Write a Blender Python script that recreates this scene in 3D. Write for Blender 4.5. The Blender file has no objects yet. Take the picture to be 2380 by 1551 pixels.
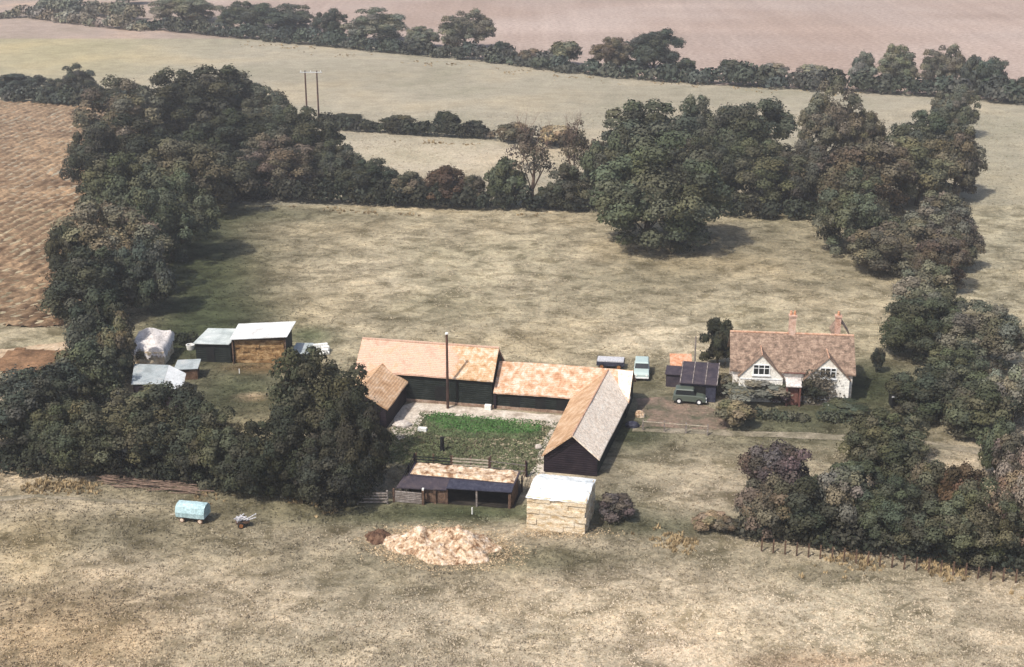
import bpy, math, random
import numpy as np
from mathutils import Vector, Matrix

# ------------------------------------------------------------------ camera
FPX, PITCH, CAMH = 3270.0, math.radians(19.5), 48.5      # focal length in photo pixels (2380 wide), look-down angle, height
CP, SP = math.cos(PITCH), math.sin(PITCH)
sc = bpy.context.scene
C = sc.collection
cam_d = bpy.data.cameras.new('camera')
cam = bpy.data.objects.new('camera', cam_d); C.objects.link(cam)
cam.location = (0, 0, CAMH)
cam.rotation_euler = (math.pi / 2 - PITCH, 0, 0)
cam_d.sensor_width = 36.0
cam_d.lens = 36.0 * FPX / 2380.0
cam_d.clip_start = 1.0
cam_d.clip_end = 9000
sc.camera = cam

# ------------------------------------------------------------------ world, sun, exposure
SUN_EL = math.radians(53); SUN_AZ = math.radians(47)
SDIR = Vector((-math.cos(SUN_AZ) * math.cos(SUN_EL), -math.sin(SUN_AZ) * math.cos(SUN_EL), math.sin(SUN_EL)))
w = bpy.data.worlds.new("World"); sc.world = w; w.use_nodes = True
nt = w.node_tree; nt.nodes.clear()
wo = nt.nodes.new('ShaderNodeOutputWorld'); bg = nt.nodes.new('ShaderNodeBackground'); sky = nt.nodes.new('ShaderNodeTexSky')
sky.sky_type = 'NISHITA'; sky.sun_disc = False; sky.sun_elevation = SUN_EL
sky.sun_rotation = math.atan2(SDIR.x, SDIR.y)
sky.air_density = 1.0; sky.dust_density = 3.0
nt.links.new(sky.outputs[0], bg.inputs[0]); bg.inputs[1].default_value = 0.14
nt.links.new(bg.outputs[0], wo.inputs[0])
sun_d = bpy.data.lights.new('sun', 'SUN'); sun_d.energy = 4.0; sun_d.angle = math.radians(2.0); sun_d.color = (1, 0.955, 0.89)
sun = bpy.data.objects.new('sun', sun_d); C.objects.link(sun)
sun.rotation_euler = SDIR.to_track_quat('Z', 'Y').to_euler(); sun.location = (0, 0, 100)
sc.view_settings.view_transform = 'Standard'; sc.view_settings.look = 'None'
sc.view_settings.exposure = 0.33; sc.view_settings.gamma = 1
sc.cycles.volume_bounces = 0; sc.cycles.max_bounces = 5; sc.cycles.diffuse_bounces = 3; sc.cycles.transparent_max_bounces = 6

rnd = random.Random(7)
rng = np.random.default_rng(11)

# ------------------------------------------------------------------ survey helpers: photo pixel -> metres on the ground plane
def G(u, v, h=0.0):
    x = (u - 1190) / FPX; y = (v - 775.5) / FPX
    t = (CAMH - h) / (SP + y * CP)
    return Vector((x * t, (CP - y * SP) * t, h))
def proj(X, Y, Z=0.0):
    z = Y * CP + (CAMH - Z) * SP
    return 1190 + FPX * X / z, 775.5 + FPX * (-Y * SP + (CAMH - Z) * CP) / z
def ppm(u, v):                                        # photo pixels per metre on the ground at this place
    return FPX * (SP + (v - 775.5) / FPX * CP) / CAMH
TH = math.radians(-11.7)
ORG = G(1145, 948)
def F(x, y, z=0.0):                                   # farm grid -> world
    return Vector((ORG.x + x * math.cos(TH) - y * math.sin(TH), ORG.y + x * math.sin(TH) + y * math.cos(TH), z))
def Finv(X, Y):
    dx, dy = X - ORG.x, Y - ORG.y
    return dx * math.cos(TH) + dy * math.sin(TH), -dx * math.sin(TH) + dy * math.cos(TH)
def lin(r, g, b, k=1.0):
    f = lambda c: ((c / 255 + .055) / 1.055) ** 2.4 if c > 10 else c / 255 / 12.92
    return (f(r) * k, f(g) * k, f(b) * k)

# ------------------------------------------------------------------ object helpers
def thing(name, label, cat, loc=(0, 0, 0), rz=0.0, group=None):
    o = bpy.data.objects.new(name, None); C.objects.link(o)
    o.empty_display_size = .5
    o.location = loc; o.rotation_euler = (0, 0, rz)
    o['label'] = label; o['category'] = cat
    if group: o['group'] = group
    return o
def tag(o, label, cat, group=None, kind=None):
    o['label'] = label; o['category'] = cat
    if group: o['group'] = group
    if kind: o['kind'] = kind
    return o
def raw_mesh(name, V, Fc, mat=None, cols=None, smooth=False):
    me = bpy.data.meshes.new(name)
    V = np.asarray(V, dtype=np.float32); Fc = np.asarray(Fc, dtype=np.int32)
    n, k = Fc.shape
    me.vertices.add(len(V)); me.vertices.foreach_set('co', V.ravel())
    me.loops.add(n * k); me.loops.foreach_set('vertex_index', Fc.ravel())
    me.polygons.add(n); me.polygons.foreach_set('loop_start', np.arange(0, n * k, k, dtype=np.int32))
    me.polygons.foreach_set('loop_total', np.full(n, k, dtype=np.int32))
    if smooth: me.polygons.foreach_set('use_smooth', np.ones(n, dtype=bool))
    if cols is not None:
        a = me.color_attributes.new('tint', 'FLOAT_COLOR', 'POINT')
        cols = np.asarray(cols); cc = np.ones((len(V), 4), dtype=np.float32); cc[:, :cols.shape[1]] = cols
        a.data.foreach_set('color', cc.ravel())
    if mat: me.materials.append(mat)
    me.update(calc_edges=True); me.validate()
    return me
class MB:
    def __init__(s): s.v = []; s.f = []
    def poly(s, pts):
        i = len(s.v); s.v += [tuple(p) for p in pts]; s.f.append(tuple(range(i, i + len(pts)))); return s
    def hexa(s, b, t):                                # bottom 4, top 4 (both counter-clockwise seen from above)
        i = len(s.v); s.v += [tuple(p) for p in b] + [tuple(p) for p in t]
        s.f += [(i + 3, i + 2, i + 1, i), (i + 4, i + 5, i + 6, i + 7)]
        for k in range(4):
            j = (k + 1) % 4; s.f.append((i + k, i + j, i + 4 + j, i + 4 + k))
        return s
    def box(s, x0, x1, y0, y1, z0, z1):
        return s.hexa([(x0, y0, z0), (x1, y0, z0), (x1, y1, z0), (x0, y1, z0)], [(x0, y0, z1), (x1, y0, z1), (x1, y1, z1), (x0, y1, z1)])
    def slab(s, a, b, c, d, t):                       # top face corners, thickness straight down
        dn = lambda p: (p[0], p[1], p[2] - t)
        return s.hexa([dn(a), dn(b), dn(c), dn(d)], [a, b, c, d])
    def tube(s, p, q, r0, r1=None, n=7):
        r1 = r0 if r1 is None else r1
        p, q = Vector(p), Vector(q); d = (q - p).normalized()
        a = d.orthogonal().normalized(); b = d.cross(a); i = len(s.v)
        for pt, r in ((p, r0), (q, r1)):
            for k in range(n):
                an = 2 * math.pi * k / n; s.v.append(tuple(pt + a * (r * math.cos(an)) + b * (r * math.sin(an))))
        for k in range(n):
            j = (k + 1) % n; s.f.append((i + k, i + j, i + n + j, i + n + k))
        s.f.append(tuple(i + n - 1 - k for k in range(n))); s.f.append(tuple(i + n + k for k in range(n)))
        return s
    def build(s, name, mat, parent=None, label=None, bevel=0, loc=None, rz=0, smooth=False):
        me = bpy.data.meshes.new(name); me.from_pydata(s.v, [], s.f); me.materials.append(mat); me.update()
        if smooth:
            for p in me.polygons: p.use_smooth = True
        o = bpy.data.objects.new(name, me); C.objects.link(o)
        if parent: o.parent = parent
        if label: o['label'] = label
        if loc is not None: o.location = loc
        if rz: o.rotation_euler = (0, 0, rz)
        if bevel:
            m = o.modifiers.new('bevel', 'BEVEL'); m.width = bevel; m.segments = 2
        return o
def struct(name, o):
    o['kind'] = 'structure'; return o

# ------------------------------------------------------------------ materials
def new_mat(name, rough=.85, spec=.2):
    m = bpy.data.materials.new(name); m.use_nodes = True
    n = m.node_tree.nodes; b = n['Principled BSDF']
    b.inputs['Roughness'].default_value = rough; b.inputs['Specular IOR Level'].default_value = spec
    return m, m.node_tree, b
def nd(nt, t, **kw):
    n = nt.nodes.new(t)
    for k, v in kw.items():
        if k.startswith('i_'):
            key = k[2:]; key = int(key) if key.isdigit() else key.replace('_', ' ')
            n.inputs[key].default_value = v
        else: setattr(n, k, v)
    return n
def ramp(nt, fac, stops):
    r = nt.nodes.new('ShaderNodeValToRGB'); e = r.color_ramp.elements
    while len(e) < len(stops): e.new(.5)
    for i, (p, c) in enumerate(stops):
        e[i].position = p; e[i].color = (*c, 1) if len(c) == 3 else c
    nt.links.new(fac, r.inputs[0]); return r.outputs[0]
def noise(nt, scale, detail=5, rough=.6, vec=None, dist=0):
    n = nd(nt, 'ShaderNodeTexNoise'); n.inputs['Scale'].default_value = scale; n.inputs['Detail'].default_value = detail
    n.inputs['Roughness'].default_value = rough; n.inputs['Distortion'].default_value = dist
    if vec is not None: nt.links.new(vec, n.inputs['Vector'])
    return n.outputs[0]
def mapped(nt, scale=(1, 1, 1), rot=(0, 0, 0)):
    tc = nd(nt, 'ShaderNodeTexCoord'); mp = nd(nt, 'ShaderNodeMapping')
    mp.inputs['Scale'].default_value = scale; mp.inputs['Rotation'].default_value = rot
    nt.links.new(tc.outputs['Object'], mp.inputs[0]); return mp.outputs[0]
def mixc(nt, fac, a, b, mode='MIX'):
    m = nd(nt, 'ShaderNodeMix', data_type='RGBA', blend_type=mode)
    for sock, val in ((m.inputs[0], fac), (m.inputs[6], a), (m.inputs[7], b)):
        if hasattr(val, 'links'): nt.links.new(val, sock)
        elif isinstance(val, (int, float)): sock.default_value = val
        else: sock.default_value = (*val, 1)
    return m.outputs[2]
def bump(nt, b, h, strength=.5, dist=.1):
    n = nd(nt, 'ShaderNodeBump'); n.inputs['Strength'].default_value = strength; n.inputs['Distance'].default_value = dist
    nt.links.new(h, n.inputs['Height']); nt.links.new(n.outputs[0], b.inputs['Normal'])
def blotchy(name, c1, c2, c3, scale=1.0, rough=.85, fine=14, bstr=.4, bdist=.05, stretch=(1, 1, 1), pos=(.35, .5, .66), wave=None, spec=.2):
    m, t, b = new_mat(name, rough, spec)
    v = mapped(t, stretch)
    n1 = noise(t, scale, 6, .65, v, .4)
    col = ramp(t, n1, [(pos[0], c1), (pos[1], c2), (pos[2], c3)])
    n2 = noise(t, fine, 3, .7, v)
    fac = ramp(t, n2, [(.3, (.62, .62, .62)), (.7, (1.25, 1.25, 1.25))])
    col = mixc(t, 1.0, col, fac, 'MULTIPLY')
    h = n2
    if wave:
        axis, sc_, amt = wave
        wv = nd(t, 'ShaderNodeTexWave', bands_direction=axis); wv.inputs['Scale'].default_value = sc_; wv.inputs['Distortion'].default_value = .5
        tc = nd(t, 'ShaderNodeTexCoord'); t.links.new(tc.outputs['Object'], wv.inputs[0])
        f2 = ramp(t, wv.outputs[0], [(.0, (1 - amt,) * 3), (.5, (1, 1, 1))])
        col = mixc(t, 1.0, col, f2, 'MULTIPLY'); h = wv.outputs[0]
    t.links.new(col, b.inputs['Base Color'])
    bump(t, b, h, bstr, bdist)
    return m
M = {}
M['tile_pink'] = blotchy('tile_pink', (.52, .33, .23), (.62, .42, .31), (.58, .35, .22), 1.1, wave=('Z', 2.6, .18))
M['tile_lichen'] = blotchy('tile_lichen', (.40, .21, .11), (.57, .35, .22), (.68, .53, .43), 1.7, wave=('Z', 2.6, .18), pos=(.34, .48, .62))
M['tile_ochre'] = blotchy('tile_ochre', (.38, .22, .115), (.52, .33, .19), (.62, .45, .31), 1.3, wave=('Z', 2.6, .18))
M['tile_pale'] = blotchy('tile_pale', (.64, .52, .40), (.80, .67, .54), (.85, .76, .64), 2.6, fine=7, bstr=.1)
def tile_mixed():
    m, t, b = new_mat('tile_mixed', .85, .2)
    v = mapped(t); tc = nd(t, 'ShaderNodeTexCoord'); sx = nd(t, 'ShaderNodeSeparateXYZ'); t.links.new(tc.outputs['Object'], sx.inputs[0])
    n0 = noise(t, .7, 4, .6, v); ma = nd(t, 'ShaderNodeMath', operation='MULTIPLY_ADD'); t.links.new(n0, ma.inputs[0]); ma.inputs[1].default_value = 2.6; t.links.new(sx.outputs[0], ma.inputs[2])
    fac = nd(t, 'ShaderNodeMapRange'); fac.inputs[1].default_value = -2.8; fac.inputs[2].default_value = -2.2; t.links.new(ma.outputs[0], fac.inputs[0])
    n1 = noise(t, 1.1, 6, .65, v, .4)
    c1 = ramp(t, n1, [(.35, (.50, .31, .22)), (.5, (.62, .41, .305)), (.66, (.58, .36, .23))])
    n2 = noise(t, 1.9, 6, .65, v, .6)
    c2 = ramp(t, n2, [(.34, (.40, .22, .10)), (.5, (.56, .37, .22)), (.62, (.66, .52, .40))])
    c = mixc(t, fac.outputs[0], c1, c2); n3 = noise(t, 14, 3, .7, v)
    c = mixc(t, 1.0, c, ramp(t, n3, [(.3, (.62, .62, .62)), (.7, (1.25, 1.25, 1.25))]), 'MULTIPLY')
    wv = nd(t, 'ShaderNodeTexWave', bands_direction='Z'); wv.inputs['Scale'].default_value = 2.6; wv.inputs['Distortion'].default_value = .5; t.links.new(tc.outputs['Object'], wv.inputs[0])
    c = mixc(t, 1.0, c, ramp(t, wv.outputs[0], [(0, (.8,) * 3), (.5, (1, 1, 1))]), 'MULTIPLY')
    t.links.new(c, b.inputs['Base Color']); bump(t, b, wv.outputs[0], .4, .05); return m
M['tile_mixed'] = tile_mixed()
M['tile_red'] = blotchy('tile_red', (.12, .085, .062), (.235, .16, .115), (.36, .26, .19), 2.4, fine=7, wave=('Z', 2.8, .2))
M['ridge_tile'] = blotchy('ridge_tile', (.34, .17, .10), (.5, .3, .2), (.55, .38, .28), 3)
M['tar'] = blotchy('tar', (.006, .009, .008), (.012, .017, .014), (.024, .03, .026), 1.2, wave=('Z', 1.6, .4), rough=.75)
M['tar_brown'] = blotchy('tar_brown', (.010, .006, .010), (.018, .011, .016), (.03, .02, .024), 1.2, wave=('Z', 1.6, .4), rough=.75)
M['black'] = blotchy('black', (.006, .006, .007), (.01, .01, .01), (.016, .016, .015), 2)
M['plinth'] = blotchy('plinth', (.16, .11, .08), (.26, .17, .12), (.34, .26, .2), 1.5, fine=9)
M['iron_pale'] = blotchy('iron_pale', (.40, .44, .42), (.56, .60, .57), (.68, .70, .66), .7, rough=.55, wave=('X', 3.0, .12), bstr=.6)
M['iron_grey'] = blotchy('iron_grey', (.30, .33, .33), (.42, .46, .46), (.5, .5, .48), .9, rough=.55, wave=('X', 3.0, .16), bstr=.6)
M['iron_white'] = blotchy('iron_white', (.52, .50, .47), (.68, .69, .67), (.76, .76, .74), .8, rough=.6, wave=('Y', 3.0, .07))
M['felt'] = blotchy('felt', (.03, .025, .035), (.05, .04, .05), (.075, .058, .062), 1.5, rough=.8)
M['felt_blue'] = blotchy('felt_blue', (.02, .02, .035), (.034, .035, .055), (.055, .055, .075), 3, rough=.7)
M['straw'] = blotchy('straw', (.52, .36, .19), (.76, .62, .43), (.83, .74, .59), 1.8, fine=11, bstr=.8, bdist=.1, stretch=(1, 1, 2.2))
M['straw_pale'] = blotchy('straw_pale', (.17, .08, .035), (.52, .37, .24), (.72, .61, .49), 2.1, fine=6, bstr=.8, bdist=.12)
M['straw_dark'] = blotchy('straw_dark', (.13, .07, .03), (.32, .19, .08), (.55, .38, .2), 1.5, fine=10, bstr=.8, bdist=.1, stretch=(1, 1, 2.0))
M['soil'] = blotchy('soil', (.06, .03, .018), (.12, .065, .04), (.2, .12, .075), 2, fine=9, bstr=.9, bdist=.1)
M['tarp_white'] = blotchy('tarp_white', (.52, .55, .55), (.66, .67, .65), (.74, .73, .69), .8, rough=.6, fine=3, bdist=.05)
M['tarp_dirty'] = blotchy('tarp_dirty', (.40, .36, .33), (.58, .53, .49), (.68, .63, .59), 1.6, rough=.7, fine=7)
M['tarp_blue'] = blotchy('tarp_blue', (.30, .43, .44), (.37, .50, .515), (.44, .57, .58), 1.2, rough=.6, fine=6, bdist=.03)
M['render'] = blotchy('render', (.56, .50, .42), (.74, .70, .62), (.79, .76, .69), .8, fine=5)
M['render_old'] = blotchy('render_old', (.36, .27, .19), (.60, .53, .44), (.72, .68, .62), 1.3, fine=5, pos=(.36, .44, .56))
M['white_paint'] = blotchy('white_paint', (.7, .7, .68), (.78, .78, .76), (.8, .8, .78), 2, rough=.5)
M['glass'], _t, _b = new_mat('glass', .08, .6); _b.inputs['Base Color'].default_value = (.015, .018, .02, 1)
M['brick'] = blotchy('brick', (.33, .17, .11), (.48, .29, .21), (.58, .40, .32), 3, fine=12)
M['brick_pink'] = blotchy('brick_pink', (.42, .26, .19), (.54, .37, .28), (.62, .47, .38), 3, fine=12)
M['pot'] = blotchy('pot', (.42, .17, .08), (.55, .28, .16), (.6, .4, .3), 3)
M['brown_paint'] = blotchy('brown_paint', (.10, .04, .035), (.15, .065, .05), (.2, .1, .08), 3)
M['wood_grey'] = blotchy('wood_grey', (.14, .115, .10), (.25, .21, .185), (.36, .32, .29), 3, fine=16, wave=('Z', 2.2, .45))
M['wood_brown'] = blotchy('wood_brown', (.05, .03, .022), (.10, .06, .04), (.19, .12, .08), 3, fine=14)
M['wood_pale'] = blotchy('wood_pale', (.26, .21, .15), (.40, .34, .26), (.52, .46, .37), 3, fine=14)
M['pole_wood'] = blotchy('pole_wood', (.045, .03, .025), (.08, .045, .035), (.16, .08, .05), 2, stretch=(1, 1, .3))
M['bark'] = blotchy('bark', (.035, .028, .02), (.07, .055, .04), (.12, .10, .08), 3)
M['concrete'] = blotchy('concrete', (.30, .245, .19), (.50, .43, .35), (.60, .54, .46), .9, fine=5)
M['track'] = blotchy('track', (.12, .105, .065), (.21, .18, .125), (.32, .27, .2), .45, fine=3)
M['pink_gravel'] = blotchy('pink_gravel', (.085, .08, .05), (.16, .12, .085), (.25, .17, .125), .55, fine=3)
M['shelter_shade'] = blotchy('shelter_shade', (.012, .01, .009), (.022, .018, .014), (.04, .033, .026), .8, fine=4)  # shelter floor, near-black because the shade is put into its colour
M['sand'] = blotchy('sand', (.30, .2, .12), (.42, .31, .2), (.5, .39, .27), .6, fine=3)
M['lawn'] = blotchy('lawn', (.07, .08, .035), (.10, .12, .05), (.16, .16, .08), .7, fine=4)
M['lush'] = blotchy('lush', (.06, .075, .035), (.07, .11, .04), (.11, .13, .06), .6, fine=4)
M['car_paint'], _t, _b = new_mat('car_paint', .3, .5); _b.inputs['Base Color'].default_value = (.38, .46, .43, 1)
M['green_paint'], _t, _b = new_mat('green_paint', .4, .5); _b.inputs['Base Color'].default_value = (.075, .09, .07, 1)
M['rubber'], _t, _b = new_mat('rubber', .8, .2); _b.inputs['Base Color'].default_value = (.02, .02, .02, 1)
M['cream'] = blotchy('cream', (.5, .36, .26), (.62, .48, .36), (.7, .58, .46), 5)
M['rust'] = blotchy('rust', (.16, .06, .02), (.30, .12, .04), (.4, .2, .1), 6)
M['scrap'] = blotchy('scrap', (.30, .30, .31), (.48, .47, .48), (.6, .58, .58), 6)
M['white_obj'] = blotchy('white_obj', (.66, .64, .6), (.76, .75, .7), (.8, .8, .76), 4)
M['stone'] = blotchy('stone', (.36, .3, .26), (.5, .44, .38), (.6, .55, .5), 4)
M['twig'] = blotchy('twig', (.10, .07, .05), (.18, .12, .09), (.26, .19, .14), 3)
M['wire'], _t, _b = new_mat('wire', .5, .4); _b.inputs['Base Color'].default_value = (.5, .5, .48, 1)

def leaf_mat():
    m, t, b = new_mat('leaves', .8, .15)
    oi = nd(t, 'ShaderNodeObjectInfo'); at = nd(t, 'ShaderNodeAttribute', attribute_name='tint')
    col = mixc(t, 1.0, oi.outputs['Color'], at.outputs['Color'], 'MULTIPLY')
    t.links.new(col, b.inputs['Base Color'])
    return m
M['leaves'] = leaf_mat()
def tint_mat(name):
    m, t, b = new_mat(name, .9, .1)
    at = nd(t, 'ShaderNodeAttribute', attribute_name='tint'); t.links.new(at.outputs['Color'], b.inputs['Base Color'])
    return m
M['grass_blades'] = tint_mat('grass_blades')
def ground_mat():
    m, t, b = new_mat('ground', .95, .08)
    at = nd(t, 'ShaderNodeAttribute', attribute_name='tint')
    v = mapped(t, (1, 1, 1))
    vs = mapped(t, (.72, .9, 1), (0, 0, math.radians(12)))
    n1 = noise(t, .2, 5, .62, v, .4)       # tussock-size mottling, longer across than along
    n2 = noise(t, .035, 4, .55, v, .3)       # broad patches
    n3 = noise(t, 2.2, 5, .75, v, .2)        # grass texture
    n4 = noise(t, .5, 6, .72, vs, .6)
    n5 = noise(t, 7.0, 2, .7, v)
    m1 = ramp(t, n1, [(.36, (.58, .57, .53)), (.50, (.93, .93, .92)), (.64, (1.2, 1.18, 1.15))])
    m4 = ramp(t, n4, [(.39, (.54, .53, .47)), (.52, (1.0, 1.0, .98)), (.66, (1.28, 1.26, 1.22))])
    m5 = ramp(t, n5, [(.3, (.6, .6, .6)), (.7, (1.4, 1.4, 1.4))])
    m2 = ramp(t, n2, [(.32, (.84, .86, .82)), (.5, (1, 1, 1)), (.68, (1.16, 1.1, 1.02))])
    m3 = ramp(t, n3, [(.3, (.6, .62, .58)), (.5, (1, 1, 1)), (.7, (1.35, 1.33, 1.28))])
    col = mixc(t, at.outputs['Alpha'], at.outputs['Color'], m1, 'MULTIPLY'); col = mixc(t, 1.0, col, m2, 'MULTIPLY'); col = mixc(t, .7, col, m5, 'MULTIPLY')
    col = mixc(t, at.outputs['Alpha'], col, m4, 'MULTIPLY'); col = mixc(t, .9, col, m3, 'MULTIPLY')
    t.links.new(col, b.inputs['Base Color'])
    bump(t, b, n3, .7, .25)
    return m
M['ground'] = ground_mat()
def field_mat(name, rot):
    m, t, b = new_mat(name, .95, .08)
    at = nd(t, 'ShaderNodeAttribute', attribute_name='tint')
    v = mapped(t); n1 = noise(t, .25, 5, .6, v, .5); n3 = noise(t, 2.0, 5, .75, v)
    m1 = ramp(t, n1, [(.34, (.72, .68, .66)), (.5, (1, 1, 1)), (.66, (1.25, 1.22, 1.2))])
    m3 = ramp(t, n3, [(.3, (.55, .53, .5)), (.5, (1, 1, 1)), (.7, (1.5, 1.48, 1.45))])
    col = mixc(t, 1.0, at.outputs['Color'], m1, 'MULTIPLY'); col = mixc(t, 1.0, col, m3, 'MULTIPLY')
    t.links.new(col, b.inputs['Base Color']); bump(t, b, n3, .8, .25)
    return m
M['plough'] = field_mat('plough', 0)
def stubble_mat():
    m, t, b = new_mat('stubble', .95, .08)
    at = nd(t, 'ShaderNodeAttribute', attribute_name='tint')
    v = mapped(t); vs = mapped(t, (1, .04, 1), (0, 0, math.radians(9)))
    n1 = noise(t, .9, 4, .7, v); n2 = noise(t, .22, 4, .7, vs); n3 = noise(t, .02, 3, .5, v)
    c = mixc(t, 1.0, at.outputs['Color'], ramp(t, n1, [(.3, (.66, .65, .64)), (.7, (1.3, 1.3, 1.3))]), 'MULTIPLY')
    c = mixc(t, 1.0, c, ramp(t, n2, [(.35, (.93, .92, .92)), (.65, (1.06, 1.06, 1.06))]), 'MULTIPLY')
    c = mixc(t, 1.0, c, ramp(t, n3, [(.35, (.9, .86, .83)), (.65, (1.08, 1.1, 1.12))]), 'MULTIPLY')
    t.links.new(c, b.inputs['Base Color']); return m
M['stubble'] = stubble_mat()

# ------------------------------------------------------------------ GROUND (one sheet to the horizon, soil and grass colours per vertex, some shade and haze painted in)
def axis_pts(lo, hi, step, far, n=14):
    core = np.arange(lo, hi + .01, step)
    g = np.geomspace(step, far, n)
    return np.concatenate([(lo - np.cumsum(g))[::-1], core, hi + np.cumsum(g)])
STRAW = lin(173, 161, 137, .82); STRAW_N = lin(170, 157, 137, .88); OLIVE = lin(126, 118, 97, .88)
PALE = lin(192, 178, 156, .9); DGREEN = lin(70, 76, 54, .8); LUSH = lin(66, 86, 52, .85)
MEADOW = lin(168, 159, 140, .8); PINK = lin(168, 150, 138, .84); GREY = lin(170, 162, 140, .72)
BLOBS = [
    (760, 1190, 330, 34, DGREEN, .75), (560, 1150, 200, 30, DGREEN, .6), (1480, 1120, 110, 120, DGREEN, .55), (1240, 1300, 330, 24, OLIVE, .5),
    (300, 1230, 420, 60, OLIVE, .6), (470, 650, 130, 200, DGREEN, .95), (420, 800, 140, 60, DGREEN, .9), (560, 500, 260, 22, DGREEN, .8), (620, 640, 120, 140, OLIVE, .55), (580, 930, 160, 90, DGREEN, .8),  # dark green over the left pasture paints the long tree shade
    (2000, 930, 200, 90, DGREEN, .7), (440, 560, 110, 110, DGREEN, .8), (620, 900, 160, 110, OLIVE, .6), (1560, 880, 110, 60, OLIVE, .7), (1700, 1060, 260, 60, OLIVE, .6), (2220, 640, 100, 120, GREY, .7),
    # photo-pixel centre, radii, colour, strength: patches of growth, plus cast shade (DGREEN) and haze (GREY) painted in
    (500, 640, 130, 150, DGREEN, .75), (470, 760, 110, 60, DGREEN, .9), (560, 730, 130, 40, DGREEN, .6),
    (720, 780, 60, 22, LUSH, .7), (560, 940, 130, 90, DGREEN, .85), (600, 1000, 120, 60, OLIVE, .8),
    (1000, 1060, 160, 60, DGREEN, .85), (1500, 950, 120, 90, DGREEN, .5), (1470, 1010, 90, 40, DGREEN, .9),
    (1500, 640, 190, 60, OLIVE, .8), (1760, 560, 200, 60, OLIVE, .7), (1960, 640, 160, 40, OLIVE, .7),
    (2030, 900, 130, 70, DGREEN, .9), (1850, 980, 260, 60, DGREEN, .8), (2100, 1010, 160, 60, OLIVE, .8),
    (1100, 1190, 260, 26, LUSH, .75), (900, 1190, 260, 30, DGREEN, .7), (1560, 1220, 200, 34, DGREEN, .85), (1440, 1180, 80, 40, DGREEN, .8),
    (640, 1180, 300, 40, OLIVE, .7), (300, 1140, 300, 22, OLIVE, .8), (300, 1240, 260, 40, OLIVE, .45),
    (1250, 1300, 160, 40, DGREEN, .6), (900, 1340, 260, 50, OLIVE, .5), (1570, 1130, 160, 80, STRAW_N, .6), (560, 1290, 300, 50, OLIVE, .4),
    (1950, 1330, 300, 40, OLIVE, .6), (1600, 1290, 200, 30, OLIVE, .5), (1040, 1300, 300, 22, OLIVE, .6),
    (560, 1560, 420, 90, STRAW, .5), (150, 1480, 260, 120, lin(172, 150, 120, .85), .8), (1750, 1480, 500, 110, PALE, .9), (1300, 1440, 220, 60, PALE, .5),
    (1900, 1540, 200, 26, lin(160, 120, 84, .85), .35), (1550, 1500, 120, 60, lin(205, 188, 168, .85), .5),
    (700, 560, 180, 40, OLIVE, .35), (900, 520, 300, 25, OLIVE, .3), (1120, 640, 260, 60, PALE, .6), (1560, 790, 150, 50, PALE, .6), (1000, 720, 260, 50, OLIVE, .25),
    (1450, 500, 100, 25, OLIVE, .5), (585, 923, 34, 8, lin(170, 150, 125, .85), .9),
    (1000, 360, 260, 40, PALE, .8), (860, 180, 300, 30, OLIVE, .25), (1500, 230, 300, 30, OLIVE, .25), (2320, 500, 90, 300, GREY, .9),  # grey down the right side paints haze onto the pasture
    (250, 30, 250, 26, lin(176, 164, 140, .7), .9), (620, 855, 90, 12, lin(150, 115, 80, .85), .6),
    (100, 120, 300, 70, lin(176, 164, 126, .78), .7), (60, 1290, 120, 90, lin(168, 150, 116, .85), .5),
]
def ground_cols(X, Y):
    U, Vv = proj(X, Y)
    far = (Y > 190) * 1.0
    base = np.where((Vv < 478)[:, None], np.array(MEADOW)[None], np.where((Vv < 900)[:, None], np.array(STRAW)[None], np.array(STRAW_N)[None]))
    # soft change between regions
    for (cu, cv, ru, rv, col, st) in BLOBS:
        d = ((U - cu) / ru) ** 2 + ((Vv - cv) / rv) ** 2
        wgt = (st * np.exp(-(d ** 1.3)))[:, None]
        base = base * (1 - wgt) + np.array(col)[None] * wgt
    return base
xs = axis_pts(-90, 110, 1.0, 700); ys = axis_pts(62, 440, 1.0, 900)
XX, YY = np.meshgrid(xs, ys); nx, ny = len(xs), len(ys)
gx, gy = XX.ravel(), YY.ravel()
ok = gy > 40
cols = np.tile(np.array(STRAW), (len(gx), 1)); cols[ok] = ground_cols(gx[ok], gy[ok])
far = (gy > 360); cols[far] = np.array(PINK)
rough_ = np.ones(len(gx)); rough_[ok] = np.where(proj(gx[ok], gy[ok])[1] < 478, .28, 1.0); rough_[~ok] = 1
cols = np.concatenate([cols, rough_[:, None]], 1)
ii = np.arange(nx * ny).reshape(ny, nx)
gf = np.stack([ii[:-1, :-1].ravel(), ii[:-1, 1:].ravel(), ii[1:, 1:].ravel(), ii[1:, :-1].ravel()], 1)
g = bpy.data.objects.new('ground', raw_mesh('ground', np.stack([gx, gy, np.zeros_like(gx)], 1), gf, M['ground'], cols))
C.objects.link(g); struct('ground', g)

def inpoly(px, py, poly):
    r = np.zeros(len(px), bool); n = len(poly)
    for i in range(n):
        x1, y1 = poly[i]; x2, y2 = poly[(i + 1) % n]
        c = ((y1 > py) != (y2 > py)) & (px < (x2 - x1) * (py - y1) / (y2 - y1 + 1e-12) + x1)
        r ^= c
    return r
def wob(n, lo, hi, k, r):                    # smooth pseudo-noise table
    return None
def vnoise(X, Y, s, seed):
    r = np.random.default_rng(seed); T = r.random((64, 64))
    x = X / s; y = Y / s; xi = np.floor(x).astype(int); yi = np.floor(y).astype(int); fx = x - xi; fy = y - yi
    fx = fx * fx * (3 - 2 * fx); fy = fy * fy * (3 - 2 * fy)
    g_ = lambda a, b: T[a % 64, b % 64]
    return (g_(xi, yi) * (1 - fx) + g_(xi + 1, yi) * fx) * (1 - fy) + (g_(xi, yi + 1) * (1 - fx) + g_(xi + 1, yi + 1) * fx) * fy

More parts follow.
